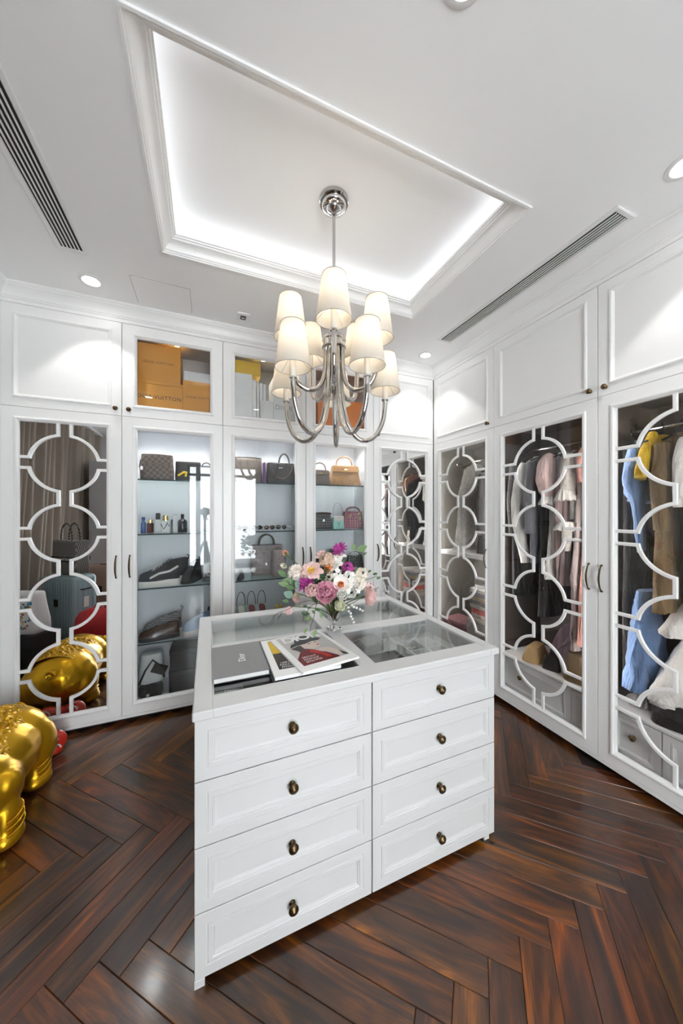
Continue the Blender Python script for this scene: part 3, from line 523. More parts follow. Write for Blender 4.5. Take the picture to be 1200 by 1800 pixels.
def bottle(label, x, y, w, d, h, mat, cap, caph, capr, group='perfume bottles on the second shelf', round_=False, name='perfume_bottle'):
    t = thing(name, (x, y, S2_), label, 'bottle', 0, group)
    if round_: MB().lathe([(w * .46, 0), (w * .5, .006), (w * .5, h * .78), (w * .42, h * .9), (w * .16, h), (w * .15, h * 1.02)], 18).build('flask', mat, t, smooth=True)
    else: MB().box(-w / 2, w / 2, -d / 2, d / 2, 0, h, c=.004).build('flask', mat, t); 
    MB().lathe([(capr, 0), (capr, caph * .92), (capr * .85, caph), (.001, caph)], 16).build('cap', cap, t, smooth=True, loc=(0, 0, h * (1.02 if round_ else 1.0) + .0005)); return t
m_blue = M('blue_glass', (.02, .08, .28), .08, coat=.5); m_red = M('dark_red_glass', (.09, .012, .012), .08, coat=.5); m_amber = M('gilt_glass', (.55, .38, .25), .1, .2)
m_clear = M('clear_bottle_glass', (.80, .82, .82), .05, coat=.6); m_bottleb = M('black_bottle_glass', (.012, .013, .02), .1, coat=.4)
bottle('blue perfume bottle at the left end of the perfume shelf', -.464, 2.93, .036, .03, .095, m_blue, m_blue, .03, .012, round_=True)
bottle('dark red perfume bottle with gold collar beside the blue one', -.425, 2.985, .048, .04, .078, m_red, m_goldm, .028, .017)
t = bottle('clear perfume bottle with a tall black cap', -.372, 2.99, .044, .03, .105, m_clear, m_sheen, .052, .017)
t = bottle('clear perfume bottle with a gold crown cap', -.315, 2.955, .058, .045, .098, m_clear, m_goldm, .040, .020); MB().lathe([(.0225, .0), (.0225, .010), (.018, .012)], 16).build('collar', m_goldm, t, loc=(0, 0, .096)); MB().tube([(-.03, -.024, .07), (-.01, -.03, .03), (.02, -.03, .08), (.03, -.024, .05)], .004, 6).build('bow', m_sheen, t)
bottle('flat black compact behind the clear bottles', -.272, 3.03, .03, .02, .09, m_bottleb, m_sheen, .012, .010)
bottle('tall clear pump bottle with steel top', -.245, 3.0, .042, .03, .135, m_clear, m_steel, .010, .013)
bottle('large black shouldered bottle at the right of the perfume shelf', -.192, 2.95, .072, .045, .110, m_bottleb, m_sheen, .036, .013, round_=True)
def shoe(label, loc, rz, L, mat, sole, h=.10, group=None, lace=None, trim=None, solet=.028, low=False, name='shoe'):
    t = thing(name, loc, label, 'shoe', rz, group); W = L * .36
    st = [(-.50, .30, .16), (-.47, .62, .36), (-.38, .86, .47), (-.25, 1.0, .56), (-.10, .98, .72), (.06, .90, .92 if not low else .78), (.20, .84, .97 if not low else .8), (.34, .82, .90 if not low else .82), (.45, .70, 1.0 if not low else .9), (.495, .42, .96 if not low else .85)]
    R = []
    for x, w, hh in st:
        hw = W / 2 * w; ht = h * hh; R.append([(x * L, hw * cos(a) * (1 if sin(a) < .3 else 1 - .25 * sin(a)), solet + max(0, sin(a)) ** .8 * ht) for a in [pi * i / 10 for i in range(11)]])
    MB().loft(R).build('upper', mat, t, smooth=True, ang=60)
    so = [(x, w) for x, w, _ in st]; ol = [(x * L * 1.02, W / 2 * w * 1.08) for x, w in so] + [(x * L * 1.02, -W / 2 * w * 1.08) for x, w in so[::-1]]
    MB().loft([[(x, y, 0) for x, y in ol], [(x * 1.01, y * 1.05, solet * .6) for x, y in ol], [(x, y, solet + (.007 if x > .2 * L else 0)) for x, y in ol]]).build('sole', sole, t, smooth=True, ang=50)
    P = [(L * (.30 + .155 * cos(a)), W * .30 * sin(a), solet + h * (.93 if not low else .80) + .006 * cos(a)) for a in [2 * pi * i / 18 for i in range(19)]]
    MB().tube(P, .006, 6).build('collar', mat, t, smooth=True); MB().add([(p[0], p[1], p[2] - .004) for p in P[:-1]], [tuple(range(18))]).build('opening', m_dark, t)  # dark flat patch stands in for the shaded inside of the shoe
    if lace:
        mb = MB()
        for k in range(4):
            x = -L * .12 + k * L * .055; z = solet + h * (.68 + .075 * k); mb.tube([(x, -W * .28, z - .012), (x, 0, z + .008), (x + .01, W * .28, z - .012)], .0045, 5)
        mb.tube([(0, 0, solet + h * .95), (-.03, -.03, solet + h * .8), (-.05, -.042, solet + h * .55)], .003, 5); mb.build('laces', lace, t, smooth=True)
    if trim:
        mb = MB()
        for sy in (-1, 1): mb.tube([(L * .47, sy * W * .30, solet + h * .75), (L * .25, sy * W * .44, solet + h * .50), (.0, sy * W * .50, solet + h * .42), (-.22 * L, sy * W * .47, solet + h * .18)], .010, 6, flat=.5)
        mb.build('side_stripe', trim, t, smooth=True)
    MB().tube([(L * .49, 0, solet + h * .85), (L * .53, 0, solet + h * 1.08), (L * .47, 0, solet + h * 1.15)], .0045, 6).build('heel_loop', mat, t, smooth=True)
    return t
m_sn = M('black_sneaker_mesh', (.022, .022, .028), .7, bump=(220, .4)); m_sole = M('off_white_rubber', (.68, .67, .63), .6); m_bsole = M('black_rubber', (.02, .02, .022), .5)
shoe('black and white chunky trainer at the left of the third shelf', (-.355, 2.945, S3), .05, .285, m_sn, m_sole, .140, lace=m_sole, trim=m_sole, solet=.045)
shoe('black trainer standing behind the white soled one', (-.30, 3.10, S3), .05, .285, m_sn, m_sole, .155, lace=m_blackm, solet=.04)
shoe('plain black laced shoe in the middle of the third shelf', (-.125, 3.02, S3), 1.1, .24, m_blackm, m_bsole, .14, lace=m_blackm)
t = thing('shoe_box', (.012, 3.02, S3), 'small white card box beside black shoes on the third shelf', 'box'); MB().box(-.05, .05, -.06, .06, .07, .145, c=.002).build('box_body', m_paper, t); MB().box(-.055, .06, -.062, .063, 0, .069, c=.002).build('box_base', m_blackm, t); MB().box(.005, .035, -.0615, -.0605, .085, .125).build('printed_label', m_sheen, t)
m_pat = M_check('black_white_woven', (.02, .02, .024), (.32, .32, .33), 130, 130, .7, 0, .7)
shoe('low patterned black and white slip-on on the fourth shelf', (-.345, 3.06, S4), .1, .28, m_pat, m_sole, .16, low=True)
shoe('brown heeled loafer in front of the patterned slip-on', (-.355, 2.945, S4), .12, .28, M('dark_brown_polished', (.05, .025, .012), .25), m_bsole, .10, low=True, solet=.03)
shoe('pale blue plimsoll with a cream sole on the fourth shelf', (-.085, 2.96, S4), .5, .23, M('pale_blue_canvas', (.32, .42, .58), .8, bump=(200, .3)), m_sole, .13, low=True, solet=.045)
t = bag('small black rounded bag at the right of the fourth shelf', (.033, 3.10, S4), 0, .10, .08, .17, M('black_brown_leather', (.03, .022, .02), .4), (.7, .6), r=.9); strap(t, arch(-.045, .045, .1, .05, y=-.04), .006, m_brleather)
for i, (zz, x) in enumerate(((0, -.12), (.168, -.11))):
    t = thing('shoe_box', (x, 3.03, SB + zz), ('black shoe box standing under another on the cabinet floor', 'black shoe box stacked on a second one, lid on')[i], 'box', .03 - .06 * i)
    MB().box(-.17, .17, -.10, .10, .0, .125, c=.002).build('box_body', M('black_card', (.010, .010, .012), .5), t); MB().box(-.173, .173, -.103, .103, .126, .166, c=.002).build('lid', M('black_card_lid', (.013, .013, .016), .45), t)
m_sbag = M('silver_white_leather', (.55, .56, .55), .4, bump=(40, .5)); t = bag('crumpled silver white bag with black strap at the cabinet bottom', (-.415, 2.99, SB + .10), .2, .19, .12, .22, m_sbag, (.75, .7), r=.9)
strap(t, [(-.09, -.07, .02), (-.05, -.085, .12), (.0, -.08, .19), (.06, -.07, .12), (.08, -.06, .03)], .008, m_blackm); MB().box(-.06, .045, -.072, -.062, .075, .15, c=.004, X=Matrix.Rotation(.5, 4, 'Y')).build('flap', m_sheen, t)
t = thing('dust_bag', (-.415, 2.955, SB), 'black dust bag with a small white crest lying at the cabinet bottom', 'bag', .1); MB().loft([rrect(.17 * k, .14 * k, z, .8) for z, k in ((0, .9), (.02, 1), (.06, .98), (.09, .8), (.1, .5))]).build('cloth_body', M_cloth('black_cotton', (.018, .018, .02)), t, smooth=True); MB().lathe([(.012, 0), (.012, .001), (.008, .0015)], 12, X=Matrix.Translation((-.02, -.0705, .035)) @ Matrix.Rotation(pi / 2, 4, 'X')).box(-.035, -.005, -.0715, -.0705, .015, .021).build('crest', m_paper, t)
# middle cabinet
t = bag('taupe open tote with drooping handles on the middle top shelf', (.337, 3.05, S1), 0, .235, .09, .225, m_taupe, (1.0, .9), r=.3)
for y in (-.05, .05): strap(t, [(x, y - .012 * (1 if y < 0 else -1), z) for x, y_, z in arch(-.085 + y * .4, .085 + y * .4, .215, -.15)], .0075, m_taupe, flat=.5)
strap(t, [(x, -.012, z) for x, _, z in arch(-.117, .117, .228, .008)], .005, m_brleather, 'rim')
t = bag('black tote with one standing handle on the middle top shelf', (.630, 3.05, S1), 0, .27, .11, .20, m_blackm, (.92, .8), r=.4)
strap(t, arch(-.01, .09, .195, .10, y=.02), .0075, m_blackm); strap(t, [(x, -.058, z) for x, _, z in arch(-.10, .10, .19, -.14)], .008, m_brleather, flat=.6); MB().box(-.03, .01, -.0565, -.050, .145, .158, c=.001).build('clasp', m_silv, t)
t = bag('narrow purple purse squeezed between two totes', (.472, 3.0, S1), 0, .018, .09, .19, M('purple_leather', (.12, .03, .16), .4), (1, .8), r=.4)
gl = ('folded black sunglasses at the left of the eyewear shelf', 'dark round sunglasses second on the eyewear shelf', 'brown cat-eye sunglasses third on the eyewear shelf', 'black wide sunglasses fourth on the eyewear shelf', 'clear rimmed glasses at the right of the eyewear shelf')
m_lensd = M('dark_lens', (.015, .014, .016), .08); m_lensb = M('brown_lens', (.10, .05, .03), .1); m_lensc = M('grey_clear_lens', (.45, .48, .5), .1)
for i, x in enumerate((.275, .405, .51, .625, .72)):
    t = thing('sunglasses', (x, 2.95 + .03 * (i % 2), S2_), gl[i], 'glasses', .25 - .12 * i, 'eyewear on the second shelf'); t.scale = (.8, .8, .8)
    fm = (m_sheen, m_sheen, m_brleather, m_sheen, m_steel)[i]; lm = (m_lensd, m_lensd, m_lensb, m_lensd, m_lensc)[i]
    for s in (-1, 1):
        MB().lathe([(.024, 0), (.025, .003), (.022, .005), (.001, .0062)], 16, X=Matrix.Translation((s * .033, 0, .032)) @ Matrix.Diagonal((1.1, 1, .95, 1)) @ Matrix.Rotation(pi / 2, 4, 'X')).build('lens', lm, t, smooth=True)
        MB().tube([(s * .062, .0, .042), (s * .064, .05, .043), (s * .060, .105, .038), (s * .056, .125, .004)], .0026, 6).build('temple', fm, t, smooth=True)
    MB().tube([(-.010, -.002, .038), (0, -.006, .042), (.010, -.002, .038)], .003, 6).tube([(s * .0, -.001, .006) for s in (0, 1)] if 0 else [(-.058, -.001, .0345 + .0), (-.033, -.002, .0575), (-.009, -.001, .034), (-.033, -.002, .0075), (-.058, -.001, .0345)], .0028, 6).tube([(.058, -.001, .0345), (.033, -.002, .0575), (.009, -.001, .034), (.033, -.002, .0075), (.058, -.001, .0345)], .0028, 6).build('rim', fm, t, smooth=True)
m_mauve = M('mauve_grey_leather', (.27, .22, .22), .45, bump=(60, .12)); m_mauve2 = M('rose_grey_leather', (.36, .30, .29), .5, bump=(60, .12))
def studs(t, w, h, y, z0, nx, nz, mat, r=.005):
    mb = MB()
    for i in range(nx):
        for j in range(nz):
            if (i + j) % 2 == 0: mb.lathe([(r, 0), (r * .8, .002), (.001, .004)], 8, X=Matrix.Translation((-w / 2 + w * (i + .5) / nx, y, z0 + h * (j + .5) / nz)) @ Matrix.Rotation(pi / 2, 4, 'X'))
    mb.build('studs', mat, t)
t = bag('large studded taupe tote on the third shelf of the middle cabinet', (.515, 3.10, S3), -.03, .285, .12, .275, m_mauve, (1.0, .75), r=.3)
for y in (-.03, .03): strap(t, arch(-.075, .065, .27, .10, y=y, p=.8), .0065, m_taupe)
studs(t, .25, .23, -.058, .03, 7, 6, m_brleather)
t = bag('small studded rose grey backpack leaning in front of the taupe tote', (.602, 2.97, S3), .05, .14, .08, .235, m_mauve2, (.75, .8), r=.8); strap(t, arch(-.022, .022, .23, .03), .004, m_taupe); MB().loft([rrect(.115, .02, z, .6, cy=-.045) for z in (.02, .11)]).build('front_pocket', m_mauve2, t, smooth=True); studs(t, .11, .08, -.056, .12, 4, 3, m_brleather, .004)
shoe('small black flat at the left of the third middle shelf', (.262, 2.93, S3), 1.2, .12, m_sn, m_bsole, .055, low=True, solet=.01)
def sandal(label, x, pad):
    t = thing('heeled_sandal', (x, 2.97, S4), label, 'shoe', -pi / 2 + .1, 'strappy sandals on the fourth shelf')
    MB().loft([[(a, -.03 * w, z), (a, .03 * w, z), (a, .03 * w, z + .008), (a, -.03 * w, z + .008)] for a, w, z in ((-.10, .5, .150), (-.06, .9, .142), (.0, .75, .075), (.06, 1.15, .008), (.10, 1.1, .004), (.125, .5, .004))]).build('insole', pad, t, smooth=True)
    MB().tube([(-.075, 0, .148), (-.08, 0, .0)], [.016, .008], 8).build('heel', M('nude_leather', (.55, .42, .33), .4), t, smooth=True)
    MB().tube([(-.075, -.032 * cos(a) * 1.15, .165 + .12 * max(0, sin(a)) ** .8) for a in [pi * i / 14 for i in range(15)]], .003, 6).build('ankle_strap', m_sheen, t, smooth=True); MB().tube([(.065, -.034 * cos(a), .016 + .034 * sin(a)) for a in [pi * i / 10 for i in range(11)]], .006, 6, flat=.5).build('toe_strap', m_sheen, t, smooth=True)
m_redp = M('red_leather', (.26, .015, .02), .4); sandal('cream insole sandal, leftmost of the three strappy ones', .282, M('cream_leather', (.62, .58, .5), .5)); sandal('red insole sandal in the middle of the three strappy ones', .372, m_redp); sandal('red insole sandal nearest the yellow posy', .463, M('red_leather_dark', (.22, .012, .015), .4))
t = thing('yellow_posy', (.575, 2.98, S4), 'bunch of small yellow blooms on the shelf behind the flowers', 'flowers', 0); MB().lathe([(.03, 0), (.035, .04), (.025, .06)], 12).build('pot', M('ochre_pot', (.35, .20, .06), .6), t, smooth=True)
r3 = random.Random(4); mb = MB()
for i in range(18): mb.sphere((r3.uniform(-.06, .06), r3.uniform(-.04, .04), .07 + r3.uniform(0, .08)), .015, 6)
mb.build('blooms', M('yellow_petals', (.78, .52, .03), .6), t)
# right cabinet
def kelly(label, loc, rz, w, d, h, mat, hh, hw=.3):
    t = bag(label, loc, rz, w, d, h, mat, (.78, .55), r=.25, bulge=1.0); strap(t, arch(-w * hw, w * hw, h - .004, hh, p=.75), .0065, mat)
    MB().loft([[(-w * .41, -d * .31 - .004, h * .96), (w * .41, -d * .31 - .004, h * .96), (w * .41, -d * .31 + .003, h * .96), (-w * .41, -d * .31 + .003, h * .96)], [(-w * .44, -d * .40 - .004, h * .68), (w * .44, -d * .40 - .004, h * .68), (w * .44, -d * .40 + .002, h * .68), (-w * .44, -d * .40 + .002, h * .68)]]).build('flap', mat, t)
    MB().box(-.016, .016, -d * .42 - .008, -d * .42, h * .72, h * .80, c=.002).build('clasp', m_goldm, t); return t
kelly('taupe grey handbag with top handle at the left of the right cabinet', (.993, 2.97, S1), .0, .20, .10, .145, m_taupe, .075)
t = kelly('large tan leather handbag with an upright handle on the top shelf', (1.268, 3.02, S1), -.12, .32, .15, .205, m_tan, .095, .26)
m_quilt = M_check('black_quilted_leather', (.016, .016, .018), (.14, .14, .145), 60, 60, .3, 0, pi / 4)
t = bag('black quilted handbag with brown top edge on the second shelf', (1.018, 2.98, S2_), .05, .185, .09, .15, m_quilt, (.9, .6), r=.4); strap(t, [(x, -.028, z) for x, _, z in arch(-.085, .085, .145, .01)], .009, m_brleather, 'rim'); MB().box(-.012, .012, -.056, -.046, .07, .09, c=.002).build('clasp', m_silv, t)
t = bag('small mint green bag with a thin upright handle on the second shelf', (1.172, 2.95, S2_), 0, .115, .06, .11, m_mint, (.95, .7), r=.3); strap(t, arch(-.045, .05, .105, .15, p=.55, y=.01), .0032, M('pale_grey_strap', (.5, .52, .5), .4)); MB().box(-.050, .050, -.036, -.028, .075, .125, c=.003).build('flap', M('cream_flap', (.66, .64, .58), .5), t); MB().tube([(-.014, -.032, .06), (0, -.033, .045), (.014, -.032, .06)], .002, 6).tube([(0, -.033, .045), (0, -.033, .028)], .002, 6).build('clasp', m_sheen, t)
t = bag('burgundy quilted handbag with gold charms on the second shelf', (1.345, 2.99, S2_), -.05, .21, .10, .17, M_check('burgundy_quilt', (.11, .010, .03), (.27, .05, .09), 55, 55, .35, 0, pi / 4), (.88, .6), r=.4); strap(t, arch(-.065, .075, .165, .045, p=.7), .009, m_burg)
mb = MB()
for x, z, r in ((-.05, .13, .014), (.055, .13, .013), (.06, .10, .012), (.055, .15, .01)): mb.tube([(x + r * cos(a), -.052, z + r * sin(a)) for a in [2 * pi * i / 12 for i in range(13)]], .003, 6)
mb.build('charms', m_goldm, t, smooth=True)
mb = MB()
for x, z in ((-.025, .09), (.03, .09), (-.025, .045), (.03, .045)): mb.lathe([(.008, 0), (.004, .004), (.001, .005)], 8, X=Matrix.Translation((x, -.052, z)) @ Matrix.Rotation(pi / 2, 4, 'X'))
mb.build('studs', m_burg, t)
t = bag('black round bag behind the flowers on the third shelf', (1.185, 3.06, S3), 0, .20, .09, .21, m_blackm, (.55, .7), r=.9); t = bag('black quilted bag behind the flower leaves at right', (1.368, 2.99, S3), 0, .17, .08, .15, m_quilt, (.9, .6), r=.4); strap(t, arch(-.06, .06, .145, .04), .005, m_blackm)
t = bag('small black clutch at the left of the third shelf', (1.0, 3.0, S3), 0, .16, .07, .15, m_sheen, (.9, .7), r=.4)
# upper cupboards
m_lv = M('orange_card', (.62, .27, .025), .55); ZB = ZT1 + .0185
def gift(label, x, y, z, w, d, h, mat, txt=None, ts=.03, tx=0, tz=None, lid=0, name='gift_box', tcol=None, cat='box', group=None):
    t = thing(name, (x, y, z), label, cat, 0, group); MB().box(-w / 2, w / 2, 0, d, 0, h - lid, c=.0015).build('box_body', mat, t)
    if lid: MB().box(-w / 2 - .002, w / 2 + .002, -.002, d + .002, h - lid + .0005, h, c=.0015).build('lid', mat, t)
    if txt: lettering(txt, ts, tcol or M('brown_print', (.06, .025, .01), .5), t, (tx, -.0008 - (.002 if lid else 0), tz if tz else h / 2), space=1.12)
    return t
gift('big orange gift box lettered across, lowest at the left of its cupboard', -.348, 2.86, ZB, .325, .26, .285, m_lv, 'LOUIS VUITTON', .040, -.008, .162, .022)
gift('orange gift box with brown lettering standing on another orange box', -.357, 2.875, ZB + .286, .312, .24, .292, m_lv, 'LOUIS VUITTON', .0265, .0, .15)
gift('orange gift box cut off by the door frame at the right of its cupboard', -.055, 2.87, ZB, .26, .25, .33, m_lv, 'LOUIS VUITTON', .0265, .0, .20)
gift('pale grey flat box lying on an orange box', -.055, 2.90, ZB + .331, .25, .22, .085, M('pale_grey_card', (.55, .56, .57), .6))
gift('white carton at the left of the middle upper cupboard', .270, 2.87, ZB, .16, .24, .455, m_paper); gift('yellow wrapped parcel lying on white cartons', .32, 2.89, ZB + .457, .21, .16, .115, M('yellow_crinkled_paper', (.78, .50, .03), .4, bump=(30, .6)), name='parcel', cat='parcel')
for i, (x, w, h) in enumerate(((.372, .038, .428), (.404, .02, .415), (.430, .026, .405), (.458, .026, .40))): gift('slim white folder standing upright, number %s from the left' % ('one', 'two', 'three', 'four')[i] if 0 else ('broad white folder next to the white carton', 'thin white folder second from the white carton', 'thin white folder third from the white carton', 'white folder next to the lettered white box')[i], x, 2.90, ZB, w - .003, .22, h, m_paper, name='folder', cat='folder', group='white folders in the upper cupboard')
gift('low white box in front of the white folders', .475, 2.862, ZB, .105, .03, .245, m_paper); gift('tall white box with grey letters hidden behind the chandelier', .655, 2.87, ZB, .245, .24, .47, m_paper, 'DIOR', .06, -.03, .20, tcol=M('grey_print', (.4, .4, .4), .5))
gift('single deep orange box behind the chandelier arms', 1.19, 2.87, ZB, .50, .25, .345, M('deep_orange_card', (.66, .18, .012), .5))
# ------------------------------------------------------------------ clothes in the right hand wardrobes
for i, (ya, yb, lab) in enumerate(((2.772, 2.05, 'chrome clothes rail in the wardrobe by the corner'), (1.998, 1.266, 'chrome clothes rail above the white blouse and pink dresses'), (1.216, .487, 'chrome clothes rail above the blue and brown clothes'))):
    t = thing('clothes_rail', (2.50, (ya + yb) / 2, 2.055), lab, 'rail'); L = (ya - yb) / 2
    MB().tube([(0, -L, 0), (0, L, 0)], .012, 12).build('rail', m_chrome, t, smooth=True)
    for s in (-1, 1): MB().lathe([(.022, 0), (.022, .006), (.016, .010)], 14, X=Matrix.Translation((0, s * (L + .005), 0)) @ Matrix.Rotation(s * pi / 2, 4, 'X')).build('rail_socket', m_chrome, t)
def fold_rings(rows, k, amp, ph=0, n=40, sq=1.0):   # rows: (z, centre x, half width, half thickness, centre y)
    R = []
    for i, (z, cx, hw, ht, cy) in enumerate(rows):
        f = i / max(1, len(rows) - 1); R.append([(cx + hw * math.copysign(abs(cos(a)) ** sq, cos(a)), cy + (ht * sin(a)) + amp * f * sin(k * a + ph + 1.3 * sin(2.1 * i)) + .4 * amp * f * sin((2 * k + 1) * a + ph * 2), z + .3 * amp * f * cos(3 * a + ph)) for a in [2 * pi * j / n for j in range(n)]])
    return R
def interp(rows, m=4):
    out = []
    for a, b in zip(rows[:-1], rows[1:]):
        for i in range(m): out.append(tuple(p + (q - p) * (i / m) for p, q in zip(a, b)))
    return out + [rows[-1]]
def garment(label, cat_, y, mat, rows, k=7, amp=.012, sleeves=(), x=2.515, z=2.0, rz=0, trims=(), name='dress', ph=0, hang=True, smat=None, cl=.029):
    sq = lambda mb, c: setattr(mb, 'v', [(p[0], c * math.tanh(p[1] / c), p[2]) for p in mb.v]) or mb   # clothes press flat against each other on the rail
    t = thing(name, (x, y, z), label, cat_, rz)
    sq(MB().loft(fold_rings(interp(rows), k, amp, ph)), cl).build('garment_body', mat, t, smooth=True, ang=75)
    for P, R in sleeves:
        mb = MB(); C = cat(P, 5); RR = cat([(r, 0) for r in R], 5); mb.tube(C, [r[0] * (1 + .035 * sin(i * 1.3 + ph)) for i, r in enumerate(RR)], 18); mb.v = [(p[0], p[1], p[2] + .004 * sin(40 * p[0] + 25 * p[2])) for p in mb.v]; sq(mb, cl * 1.15).build('sleeve', smat or mat, t, smooth=True, ang=75)
    if hang:
        MB().tube([(-.19, 0, -.052), (-.10, 0, -.022), (0, 0, .004), (.10, 0, -.022), (.19, 0, -.052)], .006, 8).tube([(0, 0, .004), (0, 0, .045), (.012, 0, .062), (.0, 0, .0795), (-.014, 0, .066)], .0022, 6).build('hanger', m_blackm, t, smooth=True)
    for fn in trims: fn(t)
    return t
def ruffle(P, r, mat, name='ruffle', n=64, amp=.012, h=.03):   # frilled band round a ring
    def f(t):
        mb = MB(); (cx, cy, cz, rx, ry) = P
        mb.loft([[(cx + (rx + e * r + amp * e * sin(11 * a)) * cos(a), cy + (ry + e * r + amp * e * sin(11 * a + 1)) * sin(a), cz - h * e + .006 * e * sin(17 * a)) for a in [2 * pi * j / n for j in range(n)]] for e in (0, .5, 1)], 0, (False, False)); mb.build(name, mat, t, smooth=True)
    return f
c_white = M_cloth('white_cotton', (.86, .85, .82)); c_lace = M_cloth('white_lace', (.88, .87, .83), see=.18, col2=(.72, .70, .67), sc=40); c_slate = M_cloth('slate_wool', (.16, .17, .20)); c_black = M_cloth('black_wool', (.02, .02, .022))
c_pink = M_cloth('pale_pink_cotton', (.82, .62, .60)); c_coral = M_cloth('coral_cotton', (.58, .29, .25)); c_mauve = M_cloth('mauve_knit', (.42, .32, .33)); c_grey = M_cloth('grey_rose_silk', (.48, .42, .42)); c_purple = M_cloth('dusty_purple_cloth', (.16, .11, .14))
c_blue = M_cloth('cornflower_linen', (.16, .265, .48), col2=(.13, .22, .41)); c_yellow = M_cloth('mustard_shirt', (.80, .52, .02)); c_olive = M_cloth('olive_brown_corduroy', (.20, .135, .062)); c_floral = M_cloth('white_floral_print', (.72, .70, .65), col2=(.10, .08, .07), sc=30); c_teal = M_cloth('grey_teal_cotton', (.26, .33, .35))
SHO = lambda w=.19: [(.0, 0, .05, .03, 0), (-.03, 0, .10, .035, 0), (-.07, 0, w, .04, 0)]
# white blouse wardrobe
garment('white blouse with a long balloon sleeve, leftmost in its wardrobe', 'blouse', 1.86, c_white, SHO(.17) + [(-.25, .02, .16, .035, 0), (-.60, .03, .16, .04, 0)], 5, .008, [([(-.16, 0, -.06), (-.18, .03, -.16), (-.195, .07, -.34), (-.19, .075, -.50), (-.17, .05, -.66), (-.16, .02, -.76), (-.155, .0, -.86)], [.030, .05, .075, .080, .062, .042, .034]), ([(.16, 0, -.06), (.17, .02, -.3), (.16, .0, -.7)], [.03, .045, .03])], name='blouse')
garment('long slate grey coat hanging behind the white blouse', 'coat', 1.785, c_slate, SHO(.19) + [(-.3, 0, .19, .035, 0), (-.85, 0, .19, .035, 0)], 3, .004, [([(-.18, 0, -.07), (-.205, .0, -.3), (-.2, .0, -.62)], [.035, .045, .04])], name='coat')
garment('long black coat at the left back of its wardrobe', 'coat', 1.945, c_black, SHO(.18) + [(-.3, 0, .18, .035, 0), (-1.15, 0, .19, .045, 0)], 5, .01, [([(-.17, 0, -.08), (-.19, .0, -.35), (-.18, .0, -.65)], [.04, .05, .04])], name='coat', ph=1)
garment('long black dress in the dark middle of its wardrobe', 'dress', 1.715, c_black, SHO(.18) + [(-.4, 0, .16, .03, 0), (-1.25, 0, .19, .05, 0)], 6, .012, name='dress', ph=2)
garment('white dress with puffed pale pink sleeves in the second wardrobe', 'dress', 1.655, c_white, SHO(.15) + [(-.25, .0, .13, .035, 0), (-.34, -.02, .12, .04, 0), (-.65, -.03, .13, .045, 0), (-.95, -.04, .17, .05, 0)], 6, .012, [([(-.15, .0, -.03), (-.185, .0, -.10), (-.20, .0, -.20), (-.185, .0, -.29), (-.18, .0, -.34)], [.04, .068, .078, .066, .04])], trims=[ruffle((-.175, 0, -.325, .045, .03), .022, c_white, h=.07)], smat=c_pink, cl=.04)
garment('pale teal cotton top between the white dress and pink ones', 'top', 1.60, c_teal, SHO(.15) + [(-.35, 0, .16, .03, 0), (-.55, 0, .17, .035, 0)], 5, .008, name='top')
garment('thin mauve dress hanging straight beside the white dress', 'dress', 1.555, c_mauve, SHO(.14) + [(-.4, -.02, .13, .03, 0), (-.98, -.05, .14, .03, 0)], 4, .008, [([(-.14, 0, -.06), (-.17, .04, -.4), (-.155, .05, -.95)], [.03, .035, .028])], ph=3)
garment('white lace blouse with frilled cuffs among the pink dresses', 'blouse', 1.495, c_lace, SHO(.15) + [(-.2, 0, .15, .04, 0), (-.5, 0, .16, .05, 0)], 7, .012, [([(-.15, .0, -.05), (-.18, .01, -.15), (-.19, .02, -.3)], [.045, .065, .055]), ([(-.17, .03, -.55), (-.18, .03, -.62), (-.17, .03, -.72)], [.05, .045, .03])], trims=[ruffle((-.19, .02, -.29, .05, .035), .022, c_white, h=.08), ruffle((-.17, .03, -.52, .05, .045), .025, c_white, h=.06)], name='blouse')
garment('long grey rose silk dress reaching low in its wardrobe', 'dress', 1.455, c_grey, SHO(.14) + [(-.4, -.03, .14, .035, 0), (-.9, -.05, .17, .045, 0), (-1.40, -.07, .15, .045, 0)], 8, .014, ph=1)
garment('coral pink dress at the right of the second wardrobe', 'dress', 1.395, c_coral, SHO(.16) + [(-.3, 0, .16, .035, 0), (-.8, -.02, .19, .045, 0), (-1.34, -.04, .21, .05, 0)], 6, .013, [([(-.16, .0, -.03), (-.19, .0, -.12), (-.19, .0, -.25)], [.045, .06, .045])], ph=2)
garment('frilled white dress nearest the right frame of its wardrobe', 'dress', 1.335, c_white, SHO(.15) + [(-.4, 0, .14, .04, 0), (-.9, -.02, .18, .05, 0)], 8, .014, [([(-.15, 0, -.06), (-.19, .0, -.25), (-.18, 0, -.5)], [.04, .06, .04])], trims=[ruffle((-.175, 0, -.2, .05, .035), .022, c_lace, h=.08)])
def heap(label, cat_, loc, mats, seed, n, sx, sy, sz, name):
    r = random.Random(seed); t = thing(name, loc, label, cat_)
    def fn(u, v):
        a = 2 * pi * v; rr = u ** .7; z = sz * (1 - u ** 2) * (1 + .18 * sin(5 * a + seed) * u) + .012 * sin(9 * a + 4 * u) * u; return (sx * rr * (1 + .12 * sin(3 * a + seed)) * cos(a), sy * rr * (1 + .1 * sin(4 * a)) * sin(a), max(0, z))
    MB().grid(fn, 10, 36).build('cloth_folds', mats[0], t, smooth=True, ang=70)
    for i in range(n):
        a0 = r.uniform(0, 2 * pi); P = [(sx * .9 * cos(a0 + k * .35) * (1 - .25 * k), sy * .9 * sin(a0 + k * .35) * (1 - .25 * k), sz * (.25 + .24 * k)) for k in range(4)]
        MB().tube(cat(P, 4), [.008 + .012 * sin(pi * i2 / 12) for i2 in range(13)], 8, flat=.6).build('fold', mats[-1], t, smooth=True)
    return t
zd = .105 + .2838
